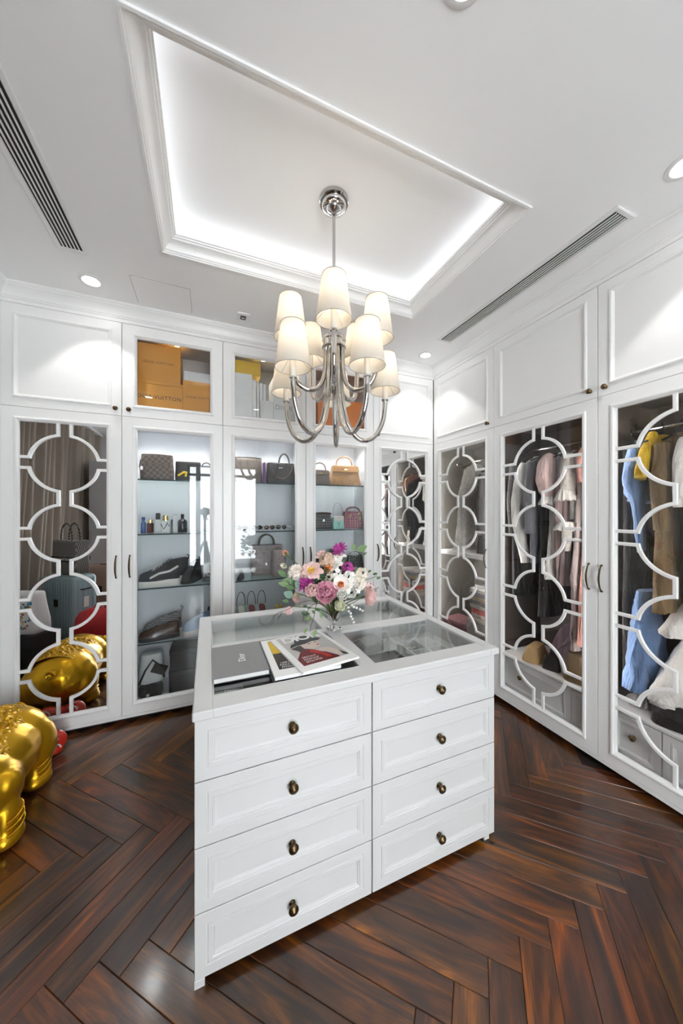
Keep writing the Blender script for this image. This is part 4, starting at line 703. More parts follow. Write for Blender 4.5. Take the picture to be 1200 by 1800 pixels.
heap('dusty purple cloth in a heap inside the white blouse wardrobe', 'cloth', (2.60, 1.60, zd), [c_purple], 3, 4, .10, .20, .30, 'folded_cloth')
t = bag('crumpled tan paper bag at the left of the wardrobe floor board', (2.40, 1.80, zd), .3, .26, .14, .11, M('tan_kraft_paper', (.40, .27, .12), .7, bump=(22, 1)), (.7, .5), r=.8)
t = bag('olive brown soft bag at the right of the wardrobe floor board', (2.36, 1.43, zd), -pi / 2 + .2, .22, .14, .19, M('olive_brown_leather', (.17, .115, .06), .6, bump=(25, .8)), (.75, .6), r=.8); strap(t, arch(-.06, .06, .18, .05), .006, m_brleather)
t = bag('small black purse between the tan bag and brown bag', (2.34, 1.63, zd), -1.2, .12, .07, .10, m_blackm, (.7, .6), r=.8)
# blue and brown wardrobe
garment('cornflower blue bloused top at the left of the third wardrobe', 'blouse', 1.135, c_blue, [(.0, -.03, .05, .03, 0), (-.03, -.03, .11, .04, 0), (-.07, -.03, .17, .05, 0), (-.2, -.03, .17, .06, 0), (-.32, -.03, .20, .08, 0), (-.385, -.03, .15, .06, 0), (-.395, -.03, .10, .04, 0)], 6, .016, [([(-.17, -.03, -.08), (-.21, -.04, -.25), (-.20, -.06, -.42), (-.19, -.06, -.55), (-.18, -.065, -.68)], [.05, .07, .048, .042, .035])], name='blouse', x=2.515, cl=.055)
garment('mustard yellow shirt showing its collar in the third wardrobe', 'shirt', 1.055, c_yellow, SHO(.17) + [(-.20, 0, .16, .03, 0), (-.32, 0, .13, .03, 0)], 4, .006, [([(-.10, .0, .0), (-.16, .0, -.09), (-.215, .0, -.20), (-.235, .0, -.26)], [.022, .035, .035, .03])], x=2.48, name='shirt')
garment('long olive brown corduroy dress in the third wardrobe', 'dress', .985, c_olive, SHO(.18) + [(-.3, -.02, .17, .05, 0), (-.65, -.03, .20, .06, 0), (-1.0, -.04, .20, .075, 0)], 7, .012, [([(-.17, 0, -.08), (-.20, .0, -.3), (-.19, .0, -.55)], [.045, .055, .04])], ph=1, x=2.50, cl=.045)
garment('white shirt with a buttoned cuff at the right photo edge', 'shirt', .895, c_white, SHO(.18) + [(-.3, 0, .17, .04, 0), (-.7, 0, .18, .05, 0)], 5, .01, [([(-.17, 0, -.06), (-.205, .015, -.16), (-.215, .03, -.30), (-.215, .03, -.41)], [.045, .055, .045, .038])], x=2.515, name='shirt', z=1.99)
garment('black and white floral dress at the right photo edge', 'dress', .83, c_floral, SHO(.17) + [(-.4, 0, .16, .045, 0), (-1.05, -.02, .19, .06, 0)], 7, .012, [([(-.17, 0, -.08), (-.185, .01, -.4), (-.18, .01, -.75)], [.035, .045, .04])], x=2.505)
garment('long cornflower blue skirt hanging low in the third wardrobe', 'skirt', 1.115, c_blue, [(.0, 0, .09, .035, 0), (-.06, 0, .10, .04, 0), (-.25, 0, .13, .06, 0), (-.57, 0, .18, .09, 0)], 8, .020, name='skirt', x=2.45, z=1.08, hang=False, cl=.08)
t = garment('black lining dress between blue and brown clothes', 'dress', 1.183, c_black, SHO(.17) + [(-.5, 0, .17, .03, 0), (-1.5, 0, .18, .03, 0)], 5, .008, x=2.53)
garment('big white skirt flaring at the lower right photo edge', 'skirt', .90, c_white, [(.0, 0, .08, .03, 0), (-.10, -.02, .13, .05, 0), (-.26, -.05, .23, .12, .05), (-.275, -.05, .22, .11, .05)], 6, .02, name='skirt', x=2.53, z=1.16, hang=False, cl=.12)
garment('white ruffled dress lying low behind the blue skirt', 'dress', .93, c_white, [(.0, 0, .08, .04, 0), (-.15, -.02, .15, .08, .03), (-.33, -.05, .23, .15, .08), (-.36, -.05, .2, .13, .08)], 7, .022, name='dress', x=2.53, z=.85, hang=False, cl=.14)
t = bag('black soft hat box bag at the lower right wardrobe floor', (2.38, .90, zd), -1.3, .30, .18, .12, c_black, (.7, .6), r=.6); heap('light cloth strips at the bottom left of the third wardrobe', 'cloth', (2.42, 1.13, zd), [M_cloth('pale_grey_cloth', (.5, .47, .46))], 6, 3, .07, .07, .06, 'folded_cloth')
# corner wardrobe
garment('sheer white lace dress hanging in the corner wardrobe', 'dress', 2.475, c_lace, SHO(.15) + [(-.2, -.02, .14, .035, .03), (-.34, -.04, .15, .045, .06), (-.36, -.05, .11, .035, .07), (-.6, -.05, .12, .04, .09), (-.80, -.06, .13, .045, .11), (-.855, -.06, .16, .07, .12)], 8, .012, x=2.455, z=2.02, cl=.12)
garment('long black dress behind the lace dress in the corner', 'dress', 2.24, c_black, SHO(.18) + [(-.4, 0, .17, .04, 0), (-.78, 0, .18, .05, 0)], 5, .01, [([(-.17, 0, -.08), (-.2, .02, -.35), (-.19, .02, -.6)], [.04, .05, .04])], x=2.48, z=1.96)
garment('ochre and pink print dress at the right of the corner wardrobe', 'dress', 2.13, M_cloth('ochre_pink_print', (.62, .45, .16), col2=(.55, .22, .20), sc=12), SHO(.15) + [(-.15, 0, .15, .035, 0), (-.22, 0, .14, .03, 0)], 5, .008, x=2.45, z=2.02)
t = bag('black studded bag standing on the corner wardrobe shelf', (2.40, 2.27, 1.1545), -1.4, .20, .10, .17, M_check('black_studded', (.02, .02, .02), (.10, .10, .10), 60, 60, .4, 0, .78), (.9, .6), r=.4)
t = bag('beige upright bag at the right end of the corner shelf', (2.42, 2.11, 1.1545), -pi / 2, .09, .12, .15, M('beige_felt', (.42, .38, .32), .8), (.9, .8), r=.3)
z = .1365; fl_ = (('burgundy card box at the bottom of the corner wardrobe', (.17, .055, .07), 2.37, 2.595, .30, .17, 'gift_box', 'box'), ('rose topped burgundy box stacked on another burgundy box', (.24, .12, .13), 2.37, 2.59, .29, .15, 'gift_box', 'box'))
for lab, col, x, y, w, h, nm, ct in fl_:
    t = thing(nm, (x, y, z), lab, ct, -pi / 2 + .15); MB().box(-w / 2, w / 2, -.09, .14, 0, h - .04, c=.002).build('box_body', M('card_%s' % nm, col, .55), t); MB().box(-w / 2 - .003, w / 2 + .003, -.093, .143, h - .0395, h, c=.002).build('lid', M('card_lid_%s' % nm, tuple(c * 1.3 for c in col), .55), t); z += h + .001
zz = .1365; r4 = random.Random(8)
t = thing('storage_chest', (2.40, 2.25, zz), 'low grey drawer box under folded clothes in the corner wardrobe', 'chest', -pi / 2); MB().box(-.15, .15, -.14, .2, 0, .40, c=.003).build('chest_body', M('greige_board', (.36, .34, .32), .6), t)
for k in range(2): MB().box(-.14, .14, -.148, -.141, .015 + .195 * k, .195 + .195 * k, c=.002).build('drawer', M('greige_front_%d' % k, (.40, .38, .36), .6), t)
zz += .401
fc = ((.55, .52, .48), (.50, .45, .40), (.55, .10, .09), (.52, .50, .46), (.16, .15, .15), (.48, .40, .26), (.30, .30, .33), (.62, .60, .57))
fn_ = ('cream folded jumper at the bottom of the stack', 'stone folded jumper second in the stack', 'red folded jumper in the middle of the stack', 'ivory folded jumper on the red one', 'black folded jumper in the upper stack', 'ochre folded jumper in the upper stack', 'grey folded jumper near the top of the stack', 'white folded jumper topmost in the stack')
for i, (col, lab) in enumerate(zip(fc, fn_)):
    h = .036 if i != 2 else .05; t = thing('folded_jumper', (2.38 + r4.uniform(-.01, .01), 2.25 + r4.uniform(-.015, .015), zz), lab, 'jumper', -pi / 2 + r4.uniform(-.1, .1), 'folded jumpers in the corner wardrobe')
    cm = M_cloth('knit_%d' % i, col); MB().loft([rrect(.26 * k, .24 * k, z_, .35) for z_, k in ((0, .95), (.3 * h, 1), (.46 * h, .985))]).build('lower_fold', cm, t, smooth=True); MB().loft([rrect(.258 * k, .238 * k, z_, .35) for z_, k in ((.5 * h, .985), (.75 * h, 1.0), (h, .93))]).build('upper_fold', cm, t, smooth=True); zz += h + .001
# ------------------------------------------------------------------ flowers
VX, VY = .641, 1.671; VT = 1.004
t = thing('glass_vase', (VX, VY, IT + .0001), 'small clear cut glass goblet holding the bouquet', 'vase')
MB().lathe([(.001, 0), (.040, 0), (.042, .003), (.036, .008), (.016, .016), (.0085, .024), (.008, .034), (.014, .040), (.024, .052), (.034, .070), (.039, .090), (.042, .097), (.040, .097), (.036, .088), (.030, .070), (.020, .054), (.010, .046), (.001, .044)], 24, cap=(False, False)).build('goblet', m_glassw, t, smooth=True)
fc_ = MB()
for k in range(12):
    a = 2 * pi * k / 12; fc_.tube([((r + .0008) * cos(a), (r + .0008) * sin(a), z) for r, z in ((.014, .040), (.024, .052), (.034, .070), (.039, .090))], .0016, 5)
fc_.build('cut_ribs', m_glassw, t, smooth=True)
tw = MB(); rr5 = random.Random(2)
for k in range(16):
    a = rr5.uniform(0, 6.28); q = rr5.uniform(.004, .020); tw.tube([(q * .5 * cos(a), q * .5 * sin(a), .052), (q * cos(a + .6), q * sin(a + .6), .075), (1.3 * q * cos(a + 1.2), 1.3 * q * sin(a + 1.2), .101)], .0034, 5)
tw.build('twig_filling', M('brown_moss', (.20, .10, .045), .8), t, smooth=True)
m_leaf = M('mid_green_leaf', (.045, .115, .028), .45, var=(14, (.10, .19, .06), .2)); m_leaf2 = M('pale_green_leaf', (.12, .22, .07), .5, var=(14, (.21, .31, .14), .2)); m_leafd = M('dark_green_leaf', (.022, .07, .022), .4); m_euc = M('eucalyptus_leaf', (.17, .28, .21), .5)
m_stem = M('green_stem', (.08, .13, .035), .6); m_twig = M('brown_twig', (.10, .06, .03), .7)
def petal_mat(n, c1, c2=None): return M(n, c1, .55, sheen=.2, var=(9, c2, .25) if c2 else None)
p_pink = petal_mat('blush_petal', (.80, .52, .50), (.86, .66, .62)); p_pale = petal_mat('pale_pink_petal', (.84, .56, .57), (.88, .70, .68)); p_deep = petal_mat('deep_pink_petal', (.68, .26, .40), (.84, .52, .60)); p_white = petal_mat('white_petal', (.85, .84, .80)); p_cream = petal_mat('cream_petal', (.80, .72, .62), (.85, .80, .73)); p_beige = petal_mat('beige_petal', (.62, .42, .30), (.74, .58, .47))
p_mag = petal_mat('magenta_petal', (.38, .015, .24), (.52, .05, .36)); p_or = petal_mat('orange_petal', (.80, .22, .04), (.84, .40, .16)); p_gr = petal_mat('green_white_petal', (.74, .76, .50), (.86, .85, .76)); p_yel = petal_mat('yellow_stamen', (.80, .50, .03)); p_dust = petal_mat('dusty_rose_petal', (.58, .33, .31), (.66, .44, .40))
eye = Vector((0, 0, 1.56))
bq = thing('flower_bouquet', (VX, VY, VT), 'mixed bouquet of pink, white and magenta flowers in the crystal goblet', 'bouquet')
def petal(mb, r, w, cup, phi, open_, n=5, m=4, mi=0, rnd=0.0, start=.06):
    """one curved petal: grows from the axis, tilts out by open_ (0 upright to 1 flat), turned by phi."""
    q = random.uniform(-rnd, rnd)
    def fn(u, v):
        s = (v - .5) * 2; ww = w * r * sin(pi * min(1, (.12 + .80 * u))) ** .7; tilt = (1 - open_) * pi / 2 + q; bend = cup * u * u
        x = start * r + r * u * cos(tilt + bend * .6); z = r * u * sin(tilt + bend * .6) + .10 * r * s * s * (1 + cup); y = ww * s * (1 - .1 * u)
        z += .04 * r * sin(5 * s + phi) * u
        return (x * cos(phi) - y * sin(phi), x * sin(phi) + y * cos(phi), z)
    mb.grid(fn, n, m, mi)
def bloom(name, label, loc, r, layers, mat, centre=None, face=None, group=None, stem=True, ctr_r=.3, sepal=None):
    """layers: (petal count, length, width, cup, openness). The root stands in the vase mouth; the bloom is turned towards face."""
    root = bq; r *= 1.27; P = Vector(loc) - Vector((VX, VY, VT))
    d = (Vector(face) if face else ((eye - Vector(loc)).normalized() * .75 + P.normalized() * .55 + Vector((0, 0, .25)))).normalized()
    mb = MB(); off = random.uniform(0, 6)
    for li, (n, L, w, cup, op) in enumerate(layers):
        for k in range(n): petal(mb, r * L, w, cup, off + li * .7 + 2 * pi * k / n + random.uniform(-.12, .12), op, rnd=.10)
    q = d.to_track_quat('Z', 'Y').to_euler(); base = P - d * r * .35
    b = mb.build(name, mat, root, smooth=True, ang=80, loc=base, rot=q, recalc=False)
    if centre:
        cb2 = MB(); n = 22
        for k in range(n):
            a = k * 2.4; rr = ctr_r * r * sqrt(k / n); cb2.sphere((rr * cos(a), rr * sin(a), r * (.30 - .12 * (rr / (ctr_r * r + 1e-6)))), r * .075, 6)
        cb2.build('stamens', centre, b, smooth=True)
    if sepal:
        sb = MB()
        for k in range(5): petal(sb, r * .85, .35, -.2, 2 * pi * k / 5 + .3, .22)
        sb.build('sepals', sepal, b, smooth=True, ang=80, recalc=False)
    if stem:
        mid = Vector((P.x * .35, P.y * .35, P.z * .5)); MB().tube([tuple(Vector(p)) for p in cat([(P.x * .02, P.y * .02, -.03), tuple(mid), tuple(base)], 5)], .0026, 6).build('stem', m_stem, root, smooth=True)
    b['label'] = label; return b
random.seed(21)
OPEN = [(7, 1.0, .42, -.55, .88), (6, .82, .40, -.35, .66), (5, .58, .38, -.2, .42)]
BALL = [(6, 1.0, .52, .75, .60), (6, .92, .52, .85, .48), (5, .78, .52, .9, .36), (5, .62, .5, .95, .26), (4, .45, .5, 1.0, .16)]
PEONY = [(7, 1.05, .48, .35, .74), (7, 1.0, .46, .6, .60), (7, .90, .44, .75, .48), (6, .76, .42, .85, .36), (5, .58, .42, .95, .24), (4, .42, .4, 1., .14)]
BUD = [(4, 1.0, .46, .75, .18), (3, .9, .45, .9, .08)]
POP = [(5, 1.05, .58, -.2, .84), (5, .88, .52, .05, .62)]
TUFT = [(5, 1.0, .40, -.2, .85), (5, .8, .36, .1, .55)]
STAR = [(11, 1.0, .17, -.3, .82), (8, .8, .16, -.1, .55)]
bloom('camellia', 'wide open blush camellia with yellow stamens at upper left', (.505, 1.662, 1.249), .050, OPEN, p_pink, p_yel, ctr_r=.34)
bloom('ranunculus', 'tight round pale pink ranunculus left of the deep pink peony', (.486, 1.575, 1.150), .042, BALL, p_pale)
bloom('peony', 'large deep pink peony at the front centre of the bouquet', (.555, 1.555, 1.139), .052, PEONY, p_deep)
t = bloom('poppy', 'white poppy with an orange heart right of the pink peony', (.631, 1.545, 1.180), .045, POP, p_white)
b = t; mb = MB()
for L, op in ((.62, .42), (.52, .30), (.4, .18)):
    for k in range(6): petal(mb, .050 * L, .5, .7, k * pi / 3 + L * 9, op)
mb.build('orange_heart', p_or, b, smooth=True, ang=80, recalc=False)
bloom('rose', 'white rose just below the orange hearted poppy', (.622, 1.508, 1.130), .034, BALL, p_white)
bloom('rose', 'greenish white rose hanging over the vase rim', (.612, 1.530, 1.082), .036, BALL, p_gr, face=(.1, -.9, .05))
bloom('rosebud', 'orange rosebud with pointed tip near the middle of the bouquet', (.585, 1.640, 1.242), .036, BUD, p_or, face=(.45, -.5, .45), sepal=m_leaf)
def cluster(name, label, loc, r, n, mat, pr, centre=None, seed=1):
    root = bq; r *= 1.12; pr *= 1.2; P = Vector(loc) - Vector((VX, VY, VT)); rg_ = random.Random(seed); base = P - P.normalized() * r * .4
    mb = MB(); cbm = MB()
    for i in range(n):
        a = i * 2.4; zf = 1 - 1.35 * (i + .5) / n; rad_ = sqrt(max(0, 1 - zf * zf)); dd = Vector((rad_ * cos(a), rad_ * sin(a), zf)); X = Matrix.Translation(dd * r * .72) @ dd.to_track_quat('Z', 'Y').to_matrix().to_4x4() @ Matrix.Rotation(rg_.uniform(0, 6), 4, 'Z')
        tmp = MB()
        for k in range(5): petal(tmp, pr, .46, -.25, 2 * pi * k / 5, rg_.uniform(.6, .9), 3, 2)
        mb.add(tmp.v, tmp.f, 0, X); cbm.sphere((0, 0, pr * .2), pr * .16, 6, X=X)
    q = ((eye - Vector(loc)).normalized() * .6 + P.normalized() * .6).to_track_quat('Z', 'Y').to_euler()
    b = mb.build(name, mat, root, smooth=True, ang=80, loc=P, rot=q, recalc=False); cbm.build('floret_centres', centre or p_yel, b, smooth=True)
    MB().tube(cat([(P.x * .02, P.y * .02, -.03), (P.x * .35, P.y * .35, P.z * .5), tuple(P)], 5), .0022, 6).build('stem', m_stem, root, smooth=True); b['label'] = label; return b
cluster('hydrangea', 'beige brown hydrangea head near the top centre', (.607, 1.685, 1.283), .040, 15, p_beige, .019, p_beige, 1)
cluster('hydrangea', 'cream hydrangea head behind the blush camellia at left', (.440, 1.731, 1.224), .040, 15, p_cream, .018, p_beige, 2)
bloom('blossom', 'white pink blossom right of the beige hydrangea', (.643, 1.648, 1.278), .036, TUFT + [(4, .55, .4, .3, .3)], p_white, p_cream); bloom('blossom', 'whitish pink blossom at the top left behind the camellia', (.585, 1.715, 1.315), .030, TUFT + [(4, .6, .4, .5, .3)], p_pale, p_cream)
bloom('blossom', 'white pink blossom under the magenta daisy at the top', (.683, 1.686, 1.318), .030, TUFT + [(4, .6, .4, .5, .3)], p_white, p_pale)
bloom('daisy', 'magenta daisy standing highest in the bouquet', (.676, 1.689, 1.350), .036, STAR, p_mag, p_mag, face=(-.55, -.45, .55), ctr_r=.2); bloom('daisy', 'magenta daisy at left above the pale ranunculus', (.466, 1.634, 1.182), .038, STAR, p_mag, p_mag, ctr_r=.2)
t = cluster('lilac_spray', 'magenta spray with narrow florets at the right', (.703, 1.624, 1.247), .034, 14, p_mag, .013, p_mag, 3)
cluster('hydrangea', 'dusty cream hydrangea deep in the centre of the bouquet', (.60, 1.645, 1.15), .045, 16, p_cream, .018, p_gr, 12)
cluster('small_blossom', 'little white blossoms in the middle of the bouquet', (.626, 1.612, 1.224), .030, 10, p_white, .014, p_cream, 4); cluster('small_blossom', 'little green white blossoms between the buds and the poppy', (.602, 1.611, 1.205), .024, 8, p_cream, .012, p_gr, 5)
cluster('hydrangea', 'cream hydrangea head at upper right beside the olive leaves', (.789, 1.631, 1.203), .036, 14, p_cream, .017, p_gr, 6); cluster('small_blossom', 'pink white blossoms below the cream hydrangea at right', (.731, 1.580, 1.144), .030, 11, p_white, .014, p_pale, 7); cluster('small_blossom', 'creamy green blossoms between poppy and right hydrangea', (.732, 1.601, 1.182), .026, 10, p_gr, .011, p_gr, 8)
cluster('hydrangea', 'cream hydrangea between the poppy and the carnation', (.752, 1.585, 1.165), .036, 14, p_cream, .017, p_gr, 14); cluster('small_blossom', 'white blossoms right of the orange hearted poppy', (.690, 1.575, 1.205), .032, 11, p_white, .016, p_cream, 15); bloom('rose', 'white rose low at the right of the vase', (.690, 1.560, 1.120), .034, BALL, p_white)
bloom('carnation', 'ruffled pale peach carnation lowest at the right', (.789, 1.545, 1.103), .042, PEONY, p_pink, face=(.55, -.7, .0)); cluster('small_blossom', 'pale pink blossoms at the far right edge of the bouquet', (.806, 1.580, 1.139), .026, 9, p_pale, .014, p_cream, 9)
bloom('rosebud', 'coral rosebud on a long stem at the upper left', (.394, 1.750, 1.322), .026, BUD, petal_mat('coral_petal', (.78, .28, .16), (.84, .45, .30)), face=(-.5, .1, .7), sepal=m_leaf); bloom('rosebud', 'cream green rosebud on a stem at the far left', (.388, 1.753, 1.255), .028, BUD, p_cream, face=(-.6, -.1, .4), sepal=m_leaf)
bloom('rosebud', 'dusty rose bud hanging at the lower left', (.423, 1.652, 1.119), .036, BUD, p_dust, face=(-.1, -.5, -.8), sepal=m_leaf2); bloom('rosebud', 'pale pink rosebud drooping over the island edge', (.384, 1.646, 1.056), .030, BUD + [(4, 1.0, .45, .4, .4)], p_pale, face=(-.3, -.5, -.75))
def leaf(mb, P, r, dirv, nrm, w=.5, X=None):
    d = dirv.normalized(); n = (nrm - d * nrm.dot(d)).normalized(); s = d.cross(n)
    def fn(u, v):
        k = (v - .5) * 2; ww = r * w * 1.1 * sin(pi * (u * .93 + .035)) ** .8 * (1 - .25 * u); q = P + d * (r * 2 * (u - .5)) + s * (ww * k) + n * (r * (.16 * abs(k) * (1 - u) - .35 * (u - .5) ** 2)); return tuple(q)
    mb.grid(fn, 7, 4)
LV = [((.748, 1.648, 1.356), .020, 1), ((.792, 1.63, 1.348), .032, 1), ((.809, 1.623, 1.321), .0105, 0), ((.368, 1.696, 1.173), .028, 1), ((.369, 1.739, 1.22), .028, 0), ((.382, 1.647, 1.129), .026, 3), ((.391, 1.709, 1.189), .025, 0), ((.416, 1.698, 1.179), .025, 0), ((.432, 1.648, 1.173), .022, 3), ((.531, 1.629, 1.188), .028, 2), ((.559, 1.64, 1.209), .024, 2), ((.484, 1.67, 1.204), .02, 0), ((.373, 1.673, 1.089), .0172, 0), ((.398, 1.673, 1.156), .022, 0), ((.682, 1.546, 1.126), .024, 2), ((.723, 1.551, 1.113), .0149, 0), ((.747, 1.627, 1.238), .0182, 0), ((.689, 1.651, 1.265), .02, 1), ((.766, 1.619, 1.155), .0209, 0), ((.728, 1.635, 1.202), .018, 0), ((.785, 1.611, 1.145), .0156, 0), ((.604, 1.632, 1.176), .018, 0), ((.514, 1.615, 1.094), .0221, 0), ((.831, 1.614, 1.222), .0116, 0), ((.86, 1.602, 1.207), .0132, 0), ((.877, 1.595, 1.185), .0132, 0), ((.845, 1.608, 1.14), .0079, 0)]
random.seed(33)
for k in range(44):   # dark filler leaves deep in the bunch
    a = random.uniform(0, 2 * pi); q = random.uniform(.02, .12); LV.append(((VX - .02 + q * cos(a), VY - .02 + q * .7 * sin(a), 1.07 + random.uniform(0, .14)), random.uniform(.018, .028), random.choice((0, 2, 2, 0))))
LV2 = [((.463, 1.571, 1.019), .0171, 1), ((.513, 1.572, 1.057), .0159, 0), ((.532, 1.564, 1.03), .0154, 1), ((.495, 1.58, 1.045), .012, 0), ((.441, 1.536, .973), .013, 1), ((.482, 1.52, .961), .0167, 1), ((.478, 1.597, 1.064), .0106, 2), ((.459, 1.594, 1.038), .0216, 2), ((.463, 1.614, 1.068), .0122, 2)]
LM = (m_leaf, m_leaf2, m_leafd, m_euc)
fo, iv = bq, 'ivy'
for fam, lst in ((fo, LV), (iv, LV2)):
    root = bq
    for (p, r, k) in lst:
        P = Vector(p) - Vector((VX, VY, VT)); out = P.normalized(); dv2 = (Vector((P.x, P.y, P.z * .4)).normalized() + Vector((random.uniform(-.4, .4), random.uniform(-.2, .2), random.uniform(-.2, .5)))) if fam is fo else Vector((random.uniform(-1, 1), -.2, random.uniform(-1, .1)))
        mb = MB(); leaf(mb, P, r, dv2, (eye - Vector(p)).normalized() + Vector((random.uniform(-.3, .3), random.uniform(-.3, .3), random.uniform(0, .4))), .58 if k != 3 else .8); mb.build('leaf', LM[k], root, smooth=True, recalc=False)
    if fam is fo:
        mb = MB()
        for tip in ((.80, 1.625, 1.345), (.87, 1.60, 1.195), (.37, 1.70, 1.18), (.385, 1.66, 1.13), (.70, 1.65, 1.30), (.77, 1.62, 1.155), (.37, 1.74, 1.22), (.53, 1.63, 1.19), (.69, 1.55, 1.125)):
            P = Vector(tip) - Vector((VX, VY, VT)); mb.tube(cat([(P.x * .02, P.y * .02, -.03), (P.x * .4, P.y * .4, P.z * .65), tuple(P)], 5), .0018, 5)
        mb.build('stems', m_stem, root, smooth=True)
    else:
        mb = MB()
        for P in ([(VX, VY, VT - .02), (.595, 1.64, 1.031), (.521, 1.59, 1.085), (.491, 1.559, 1.03), (.467, 1.537, .988), (.462, 1.53, .965)], [(.521, 1.59, 1.085), (.478, 1.6, 1.064), (.459, 1.585, 1.025)]): mb.tube([tuple(Vector(p) - Vector((VX, VY, VT))) for p in cat(P, 5)], .0016, 5)
        mb.build('stems', m_twig, root, smooth=True)
def spray(name, label, paths, mat, r, beads=None):
    root = bq; O = Vector((VX, VY, VT)); mb = MB()
    for P in paths: mb.tube([tuple(Vector(p) - O) for p in cat(P, 5)], r, 5)
    b = mb.build(name, mat, root, smooth=True); b['label'] = label
    for p in beads or []: put(bead_me, 'berry', b, tuple(Vector(p) - O))
    return b
bead_me = MB().sphere((0, 0, 0), .0066, 10).mesh('berry', p_white, True)
B1 = [(.673, 1.549, 1.072), (.673, 1.549, 1.056), (.676, 1.548, 1.036), (.685, 1.545, 1.025), (.687, 1.544, 1.01), (.694, 1.541, .997), (.7, 1.539, .978)]; B2 = [(.680, 1.547, 1.072), (.691, 1.542, 1.067), (.701, 1.538, 1.059), (.714, 1.533, 1.054), (.73, 1.526, 1.046), (.742, 1.521, 1.039)]
spray('berry_spray', 'two hanging strings of white berries right of the vase', [[(VX, VY, VT - .02), (.66, 1.60, 1.06)] + B1, [(VX, VY, VT - .02), (.665, 1.60, 1.06)] + B2], m_stem, .0009, B1[1:] + B2[1:])
spray('bare_twig', 'thin bare brown twig reaching left over the island glass', [[(VX, VY, VT - .02), (.595, 1.65, 1.031), (.499, 1.599, 1.095), (.435, 1.604, 1.091), (.368, 1.61, 1.063), (.327, 1.616, 1.052), (.299, 1.617, 1.035)], [(.341, 1.616, 1.053), (.331, 1.614, 1.033), (.318, 1.62, 1.014)], [(.40, 1.606, 1.078), (.36, 1.60, 1.085), (.335, 1.60, 1.078)]], m_twig, .0014)
spray('fern_sprig', 'tiny dark fern sprig at the right end of the bouquet', [[(VX, VY, VT - .02), (.72, 1.60, 1.06), (.80, 1.58, 1.10), (.855, 1.575, 1.118)]] + [[(.80 + .012 * k, 1.58, 1.10 + .005 * k), (.81 + .014 * k, 1.575, 1.125 + .004 * k)] for k in range(5)], m_leafd, .0014)
# ------------------------------------------------------------------ golden pig by the mirror, luggage beyond the left edge (seen in the mirror), curtain, photographer's camera
def fuse(mb, voxel, smooth_it=8):
    me = mb.mesh('fuse', m_gold); o = bpy.data.objects.new('fuse', me); COL.objects.link(o); md = o.modifiers.new('r', 'REMESH'); md.mode = 'VOXEL'; md.voxel_size = voxel
    ms = o.modifiers.new('s', 'SMOOTH'); ms.iterations = smooth_it; ms.factor = .5
    out = bpy.data.meshes.new_from_object(o.evaluated_get(bpy.context.evaluated_depsgraph_get())); bpy.data.objects.remove(o); return out
pg = thing('golden_pig', (-1.075, 2.2, 0), 'shiny golden pig statue on the floor at the far left by the mirror door', 'statue')
mb = MB(); E = lambda c, r: mb.sphere(c, 1, 20, sc=r)
E((0, .02, .255), (.225, .37, .185)); E((0, .20, .245), (.225, .20, .20)); E((.0, -.17, .25), (.225, .20, .195)); E((.05, -.42, .19), (.145, .17, .145)); E((.07, -.55, .145), (.075, .09, .068))
for s in (-1, 1):
    E((s * .155, .21, .20), (.095, .12, .15)); E((s * .17, .18, .085), (.066, .072, .10)); E((s * .175, .165, .04), (.072, .082, .045))
    E((s * .165, -.150, .235), (.080, .10, .115)); E((s * .205, -.185, .275), (.052, .058, .060)); E((s * .20, -.190, .11), (.058, .062, .12)); E((s * .205, -.200, .040), (.066, .076, .045))
    E((.05 + s * .10, -.36, .305), (.045, .03, .05))
me = fuse(mb, .011, 5); me.materials.clear(); me.materials.append(m_gold); me.polygons.foreach_set('use_smooth', [True] * len(me.polygons)); put(me, 'body', pg)
MB().grid(lambda u, v: (-.02 + .190 * (v - .5) * 2 * (1 - .1 * u), -.14 + .42 * u, .252 + .196 * sqrt(max(.02, 1 - .62 * ((v - .5) * 2) ** 2)) + min(1, 5 * min(u, 1 - u, v, 1 - v)) * (.007 * sin(47 * u + 5 * sin(13 * v)) + .006 * sin(53 * v + 6 * sin(12 * u)) + .010) - .005 - .02 * (u - .5) ** 2), 90, 70).build('carved_mane', m_goldtex, pg, smooth=True, ang=180)
MB().grid(lambda u, v: (.05 + .11 * (v - .5) * 2, -.50 + .20 * u, .20 + .150 * sqrt(max(.02, 1 - .8 * ((v - .5) * 2) ** 2)) + .004 * sin(40 * u + 5 * sin(12 * v)) - .35 * (u - .6) ** 2), 30, 30).build('carved_forelock', m_goldtex, pg, smooth=True, ang=180)
sp_ = [(.028 * (1 - .05 * i) * cos(i * .55), .392 + .002 * i, .345 + .030 * (1 - .05 * i) * sin(i * .55)) for i in range(19)]
MB().tube(sp_, [.014 - .0005 * i for i in range(19)], 8).build('curled_tail', m_gold, pg, smooth=True)
for s in (-1, 1):
    for (yy, xx, zz) in ((.165, .175, .07), (-.200, .205, .075)):
        for k in range(3):
            z = zz + .012 + k * .030; MB().tube([(s * xx + s * .060 * cos(a) * (1 - .04 * k), yy + .070 * sin(a) * (1 - .03 * k), z + .012 * sin(a)) for a in [-1.1 + 2.2 * i / 10 for i in range(11)]], .0042, 6).build('leg_fold', m_gold, pg, smooth=True)
    MB().sphere((.05 + s * .095, -.52, .24), .018, 10).build('eye', m_goldtex, pg, smooth=True)
MB().sphere((.07, -.635, .145), .04, 14, sc=(1, .35, .85)).build('snout_disc', m_gold, pg, smooth=True)
t = thing('red_bow', (-1.0, 2.625, 0), 'red bow ornament with white swirls on the floor by the mirror door', 'ornament', .1)
m_bow = M('red_swirl_lacquer', (.60, .025, .012), .25, coat=.4); m_bow2 = M('white_swirl', (.75, .70, .62), .4)
